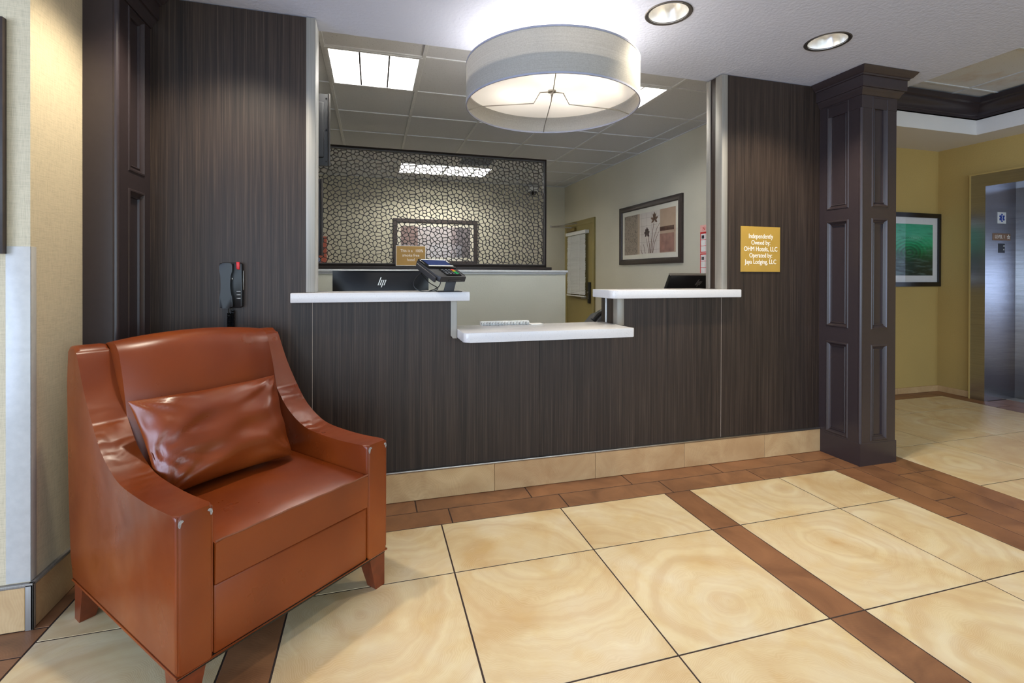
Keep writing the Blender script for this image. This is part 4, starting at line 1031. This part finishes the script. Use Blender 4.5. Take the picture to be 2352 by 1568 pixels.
# payment terminal
t = thing('card_terminal', 'black card payment terminal on a tilted stand on the counter', 'card terminal', (.38, -.02, 1.0857))
phi, tl = math.radians(30), math.radians(25)
Xw = Vector((math.cos(phi), math.sin(phi), 0)); dn = Vector((math.sin(phi)*math.cos(tl), -math.cos(phi)*math.cos(tl), -math.sin(tl)))
TM = frame_matrix((-.026, .012, .124), Xw, -dn)   # local: x right, y up-slope, z out of the face
def tp_(nm, mb, mat, parent=None, **k):
    me = mb.mesh(nm, mat); me.transform(TM); return put(nm, me, parent or t, **k)
tp_('body', MB().prism([(-.094, .105), (-.094, -.08), (-.083, -.104), (.083, -.104), (.094, -.08), (.094, .105)], (0, 0, -.032), EX, EY, EZ, .03, .004, 2), T['dgrey'])
tp_('upper_bezel', B(-.092, .092, .0, .105, -.002, .006, .003), T['blackgloss'])
tp_('screen', B(-.074, .074, .024, .088, .006, .007), T['screen'])
for a, b in ((.089, .098), (.012, .021)): tp_('display_bar', B(-.080, .080, a, b, .006, .0072), T['letter'], label='white bar across the display')
tp_('keypad_well', B(-.036, .062, -.09, -.012, -.002, .0015, .001, 1), T['blackgloss'])
for r_ in range(4):
    for c_ in range(4):
        mt = T['keyw']
        if c_ == 3: mt = (T['keyr'], T['keyy'], T['keyg'], T['keyg'])[r_]
        tp_('key', B(-.030+.022*c_+(.003 if c_ < 3 else 0), -.030+.022*c_+(.015 if c_ < 3 else .019), -.030-.015*r_-(0 if c_ == 3 else .0), -.030-.015*r_+(.010 if c_ == 3 else .007), .0015, .004, .0008, 1), mt)
tp_('side_grip', B(-.106, -.094, -.09, .09, -.04, -.012, .004), T['dgrey'])
tp_('card_slot', B(-.03, .05, -.106, -.100, -.026, -.018), T['blackgloss'])
put('stand', MB().prism([(-.008, .0), (-.001, .0), (.022, .105), (.014, .105)], (0, 0, 0), EX, EZ, EY, .0).mesh('stand', T['graymetal']) if False else MB().prism([(-.028, .0015), (.026, .0015), (.048, .095), (-.002, .095)], (0, -.035, 0), EX, EZ, EY, .012, .002).mesh('stand', T['dgrey']), t)
put('stand_base', B(-.06, .07, -.045, .06, 0, .004, .002, 1).mesh('stand_base', T['dgrey']), t)
cab = catmull([(-.10, .05, .14), (-.135, .03, .10), (-.10, -.0, .05), (-.055, -.01, .02), (-.075, -.01, .005), (-.14, -.0, .004), (-.175, .01, .03), (-.165, .02, .07), (-.12, .03, .105), (-.075, .03, .11)], 6)
put('cable', MB().tube(cab, .0026, 6).mesh('cable', T['black']), t)
put('cable', MB().tube(catmull([(-.045, -.01, .075), (-.04, -.012, .05), (-.055, -.012, .022), (-.10, -.008, .004)], 6), .0026, 6).mesh('cable', T['black']), t)

# comb-bound booklet on the low ledge
t = thing('booklet', 'white comb-bound booklet at the back of the low ledge', 'booklet', (.735, .122, .8862))
put('pages', B(-.143, .143, .006, .044, .001, .018, .001, 1).mesh('pages', T['paper']), t)
put('cover', B(-.144, .144, .004, .045, .018, .0215, .001, 1).mesh('cover', T['whitep']), t)
for k in range(32):
    x = -.138+.276*k/31
    put('comb_ring', MB().tube([(x, .010, .019), (x, -.006, .0155), (x, -.009, .008), (x, -.004, .001), (x, .010, .0008)], .0026, 6).mesh('comb_ring', T['whitep']), t)
put('comb_spine', MB().tube([(-.142, .004, .0125), (.142, .004, .0125)], .0062, 8).mesh('comb_spine', T['alu']), t)
pp = MB().prism([(.0, 0), (.29, .02), (.31, .15), (.02, .15)], (.70, .12, .8861), EX, EY, EZ, .0006)
me = pp.mesh('paper_sheet', T['paper']); me.transform(Matrix.Translation((-.8, -.19, -.8861)))
# the sheet lies under the booklet's right end
tag(put('paper_sheet', MB().prism([(0, -.03), (.05, -.034), (.075, -.02), (.08, .045), (0, .045)], (0, 0, 0), EX, EY, EZ, .004, .001, 1).mesh('paper_sheet', T['paper']), None, (.882, .122, .8862)), 'cream pad lying at the right end of the comb-bound booklet', 'pad')

# black desk phone peeking over the low ledge
t = thing('desk_phone', 'black desk phone peeking over the right end of the low ledge', 'phone', (1.47, .42, .742))
put('body', MB().prism([(-.12, .0), (.11, .0), (.11, .18), (.05, .185), (-.02, .165), (-.09, .09)], (0, -.08, 0), EX, EZ, EY, .17, .006).mesh('body', T['dgrey']), t)
put('handset', MB().tube(catmull([(-.07, -.05, .135), (-.03, -.05, .175), (.02, -.05, .195), (.07, -.05, .205)], 5), [.018]*16, 10).mesh('handset', T['black']), t)
put('button', MB().lathe([(0, .0), (.008, 0), (.008, .004), (0, .005)], (.07, .02, .184), 12).mesh('button', T['whitep']), t)

# wall mounted displays on the office left wall
def display(label, xr, xl, y, z0, z1):
    t = thing('wall_display', label, 'display', ((xr+xl)/2, y, z0))
    part('back_shell', MB().box(xl, xr, y, y+.022, z0, z1, .003).box(xl+.05, xr-.035, y-.028, y, z0+.05, z1-.06, .012, 2), T['dgrey'], t)
    part('side_bezel', MB().box(xr-.012, xr+.0015, y-.006, y+.024, z0-.002, z1+.002, .002), T['graymetal'], t)
    for z in (z0+.03, (z0+z1)/2, z1-.03): part('screw', MB().tube([(xr-.022, y-.003, z), (xr-.022, y+.001, z)], .006, 8), T['black'], t)
    part('screen', B(xl+.012, xr-.012, y+.022, y+.024, z0+.012, z1-.012), T['blackgloss'], t)
    part('wall_bracket', MB().box(-.98, xl+.12, y-.05, y-.028, (z0+z1)/2-.03, (z0+z1)/2+.03, .003).box(-.982, -.965, y-.09, y+.02, (z0+z1)/2-.08, (z0+z1)/2+.08), T['black'], t)
display('upper dark wall display seen edge-on beside the left trim', -.279, -.90, .9, 1.90, 2.381)
display('lower dark wall display seen edge-on beside the left trim', -.334, -.93, 1.0, 1.306, 1.83)

# red display rack behind the screen's left end
t = thing('poster_board', 'red and blue poster board behind the lattice, far left', 'poster', (-.78, 4.668, 1.1))
part('board', MB().box(-.976, -.62, 4.655, 4.671, 1.06, 1.70, .002).box(-.976, -.70, 4.6552, 4.671, 1.70, 2.08, .002), T['redposter'], t)
part('print', B(-.976, -.70, 4.651, 4.655, 1.06, 1.40), T['bluecloth'], t, label='blue lower print')
part('print', B(-.976, -.712, 4.651, 4.655, 1.74, 2.06), T['paper'], t, label='white upper print')
for k in range(4): part('print', B(-.95, -.73, 4.649, 4.651, 1.77+.07*k, 1.80+.07*k), T['ink'], t)
# calendar on the side wall by the right jamb
t = thing('wall_calendar', 'red and white calendar on the office side wall by the jamb', 'calendar', (RX-.004, 1.1, 1.19))
def cp(nm, y0, y1, z0, z1, x0, x1, mat, **k): return part(nm, B(RX-x1, RX-x0, y0, y1, z0, z1), mat, t, **k)
cp('sheet', .89, 1.316, 1.19, 1.64, .0, .004, T['calpink'])
cp('month_sheet', .90, 1.312, 1.385, 1.575, .004, .0055, T['calred']); cp('month_sheet', .90, 1.312, 1.18, 1.375, .004, .0055, T['calred'])
for (z0, z1) in ((1.392, 1.562), (1.185, 1.368)):
    for r_ in range(3):
        for c_ in range(6):
            a = .915+c_*.065; b = z0+r_*(z1-z0)/3
            cp('day_cell', a, a+.061, b, b+(z1-z0)/3-.004, .0055, .0062, T['paper'])
            if (r_+c_) % 3 == 1: cp('day_mark', a+.015, a+.05, b+.008, b+.038, .0062, .0068, T['ink'])
lm = text_mesh('N', .05, T['calred']); lm.transform(frame_matrix((-.0005, .165, .412), (0, -1, 0), EZ) if False else frame_matrix((-.0005, 1.262-1.1, 1.604-1.19), (0, -1, 0), EZ)); put('lettering', lm, t)
# dome camera on the back wall corner
t = thing('security_camera', 'small dome security camera near the ceiling behind the lattice', 'camera', (2.37, 4.55, 2.47))
part('mount', MB().box(2.29, 2.45, 4.50, 4.672, 2.45, 2.53, .01), T['whitep'], t)
part('dome', MB().lathe([(0, -.06), (.035, -.05), (.058, -.02), (.062, 0), (0, .0)], (2.37, 4.55, 2.45), 20), T['blackgloss'], t)

# ------------------------------------------------------------------ wall phone
t = thing('wall_phone', 'black wall phone with red lamp above the armchair', 'phone', (-.637, -.002, 1.017))
part('base', MB().prism([(-.683, 1.222), (-.676, 1.230), (-.600, 1.230), (-.592, 1.222), (-.590, 1.026), (-.598, 1.018), (-.670, 1.018), (-.678, 1.026)], (0, -.0005, 0), EX, EZ, -EY, .03, .004), T['black'], t)
hs = [(-.679, 1.218), (-.672, 1.226), (-.632, 1.226), (-.626, 1.218), (-.626, 1.190), (-.632, 1.165), (-.634, 1.12), (-.630, 1.085), (-.626, 1.066), (-.624, 1.03), (-.632, 1.0185), (-.668, 1.0185), (-.676, 1.028), (-.678, 1.066), (-.673, 1.10), (-.674, 1.165), (-.679, 1.19)]
hs = catmull(hs+[hs[0]], 4)[:-1]
part('handset', MB().prism(hs, (0, -.032, 0), EX, EZ, -EY, .030, .004, 3), T['black'], t)
part('message_lamp', MB().prism([(-.614, 1.204), (-.611, 1.198), (-.6005, 1.197), (-.6005, 1.232), (-.614, 1.232)], (0, -.030, 0), EX, EZ, -EY, .010, .002), T['red'], t, label='red message lamp')
for k in range(3): part('button', MB().box(-.615, -.597, -.0335, -.029, 1.060+.0165*k, 1.064+.0165*k, .001), T['nickel'], t)
part('hook', B(-.633, -.628, -.042, -.03, 1.15, 1.159, .001), T['nickel'], t)
part('side_strip', B(-.5905, -.588, -.02, -.001, 1.10, 1.192, .001), T['nickel'], t)
for cx_, ph_ in ((-.650, 0), (-.634, 1.0)):
    part('coiled_cord', MB().tube([(cx_+.0065*math.cos(ph_+k*PI/5), -.016+.0065*math.sin(ph_+k*PI/5), 1.005-k*.00062-(.012 if ph_ == 0 else 0)) for k in range(300)], .0023, 5), T['black'], t)
part('cord_lead', MB().tube([(-.64, -.018, 1.022), (-.640, -.016, 1.006), (-.634, -.016, 1.000)], .0022, 5).tube([(-.652, -.018, 1.022), (-.651, -.016, .99)], .0022, 5), T['black'], t)

# ------------------------------------------------------------------ elevator
el = struct('door_2', None, None, (5.6, .1, 0))
part('frame', MB().sweep([(-.52, 0), (-.52, 2.012), (.58, 2.012), (.58, 0)][::-1], [(0, .0), (0, .047), (-.115, .047), (-.115, .0)], (5.547, 0, 0), EY, EZ, -EX, closed=False), T['steel'], el)
part('casing', MB().sweep([(-.62, 0), (-.62, 2.127), (.695, 2.127), (.695, 0)][::-1], [(0, .0), (0, .05), (-.012, .05), (-.018, .0)], (5.547, 0, 0), EY, EZ, -EX, closed=False), T['olive'], el)
part('jamb', MB().box(5.5475, 5.93, .58, .70, 0.001, 2.05).box(5.5475, 5.93, -.64, -.52, 0.001, 2.05).box(5.5475, 5.93, -.52, .58, 2.012, 2.13), T['steel'], el)
for a, b in ((.029, .585), (-.525, .026)): part('door_panel', B(5.92, 5.95, a, b, .006, 2.09, .002), T['steel'], el)
part('sill', B(5.80, 5.95, -.52, .58, -.004, .005), T['alu'], el)
ES = T['blue']
o = sign('emergency_sign', 'white square sign with a blue six-armed star in the elevator jamb', (5.7215, .5795, 1.7235), EX, EZ, .115, .108, T['whitep'], [], T['letter'], .0025)
mb = MB()
for k in range(3):
    a = PI/2+k*PI/3; c_, s_ = math.cos(a), math.sin(a); L_, w_ = .039, .0105
    mb.prism([(L_*c_-w_*s_, L_*s_+w_*c_), (-L_*c_-w_*s_, -L_*s_+w_*c_), (-L_*c_+w_*s_, -L_*s_-w_*c_), (L_*c_+w_*s_, L_*s_-w_*c_)], (0, -.0026-.0002*k, 0), EX, EZ, -EY, .0006)
put('star', mb.mesh('star', ES), o)
put('staff', MB().tube([(.0035*math.sin(k*1.1)*(1 if 2 < k < 11 else 0), -.0042, -.026+.0042*k) for k in range(13)], .0021, 5).mesh('staff', T['whitep']), o)
o = sign('floor_sign', 'bronze LEVEL 1 plate with star in the elevator jamb', (5.72, .5795, 1.5435), EX, EZ, .24, .066, T['bronze'], [('LEVEL 1', -.026, .0, .045, .92)], T['letter'], .003)
sp_ = []
for k in range(10):
    a = PI/2+k*PI/5; r_ = .026 if k % 2 == 0 else .0112; sp_.append((.093+r_*math.cos(a), r_*math.sin(a)))
put('star', MB().sweep(sp_[::-1] if False else sp_, [(0, 0), (.0048, 0), (.0048, .0008), (0, .0008)], (0, -.003, 0), EX, EZ, -EY).mesh('star', T['letter']), o)
o = sign('floor_indicator', 'small black plate with two white arrows below the LEVEL 1 plate', (5.7215, .5795, 1.437), EX, EZ, .085, .088, T['black'], [], T['letter'], .003, cat='indicator')
put('arrow', MB().prism([(.014, .02), (.036, .014), (.034, .03)], (0, -.003, 0), EX, EZ, -EY, .0008).mesh('arrow', T['letter']), o)
put('arrow', MB().prism([(.014, -.018), (.036, -.018), (.027, -.005)], (0, -.003, 0), EX, EZ, -EY, .0008).mesh('arrow', T['letter']), o)
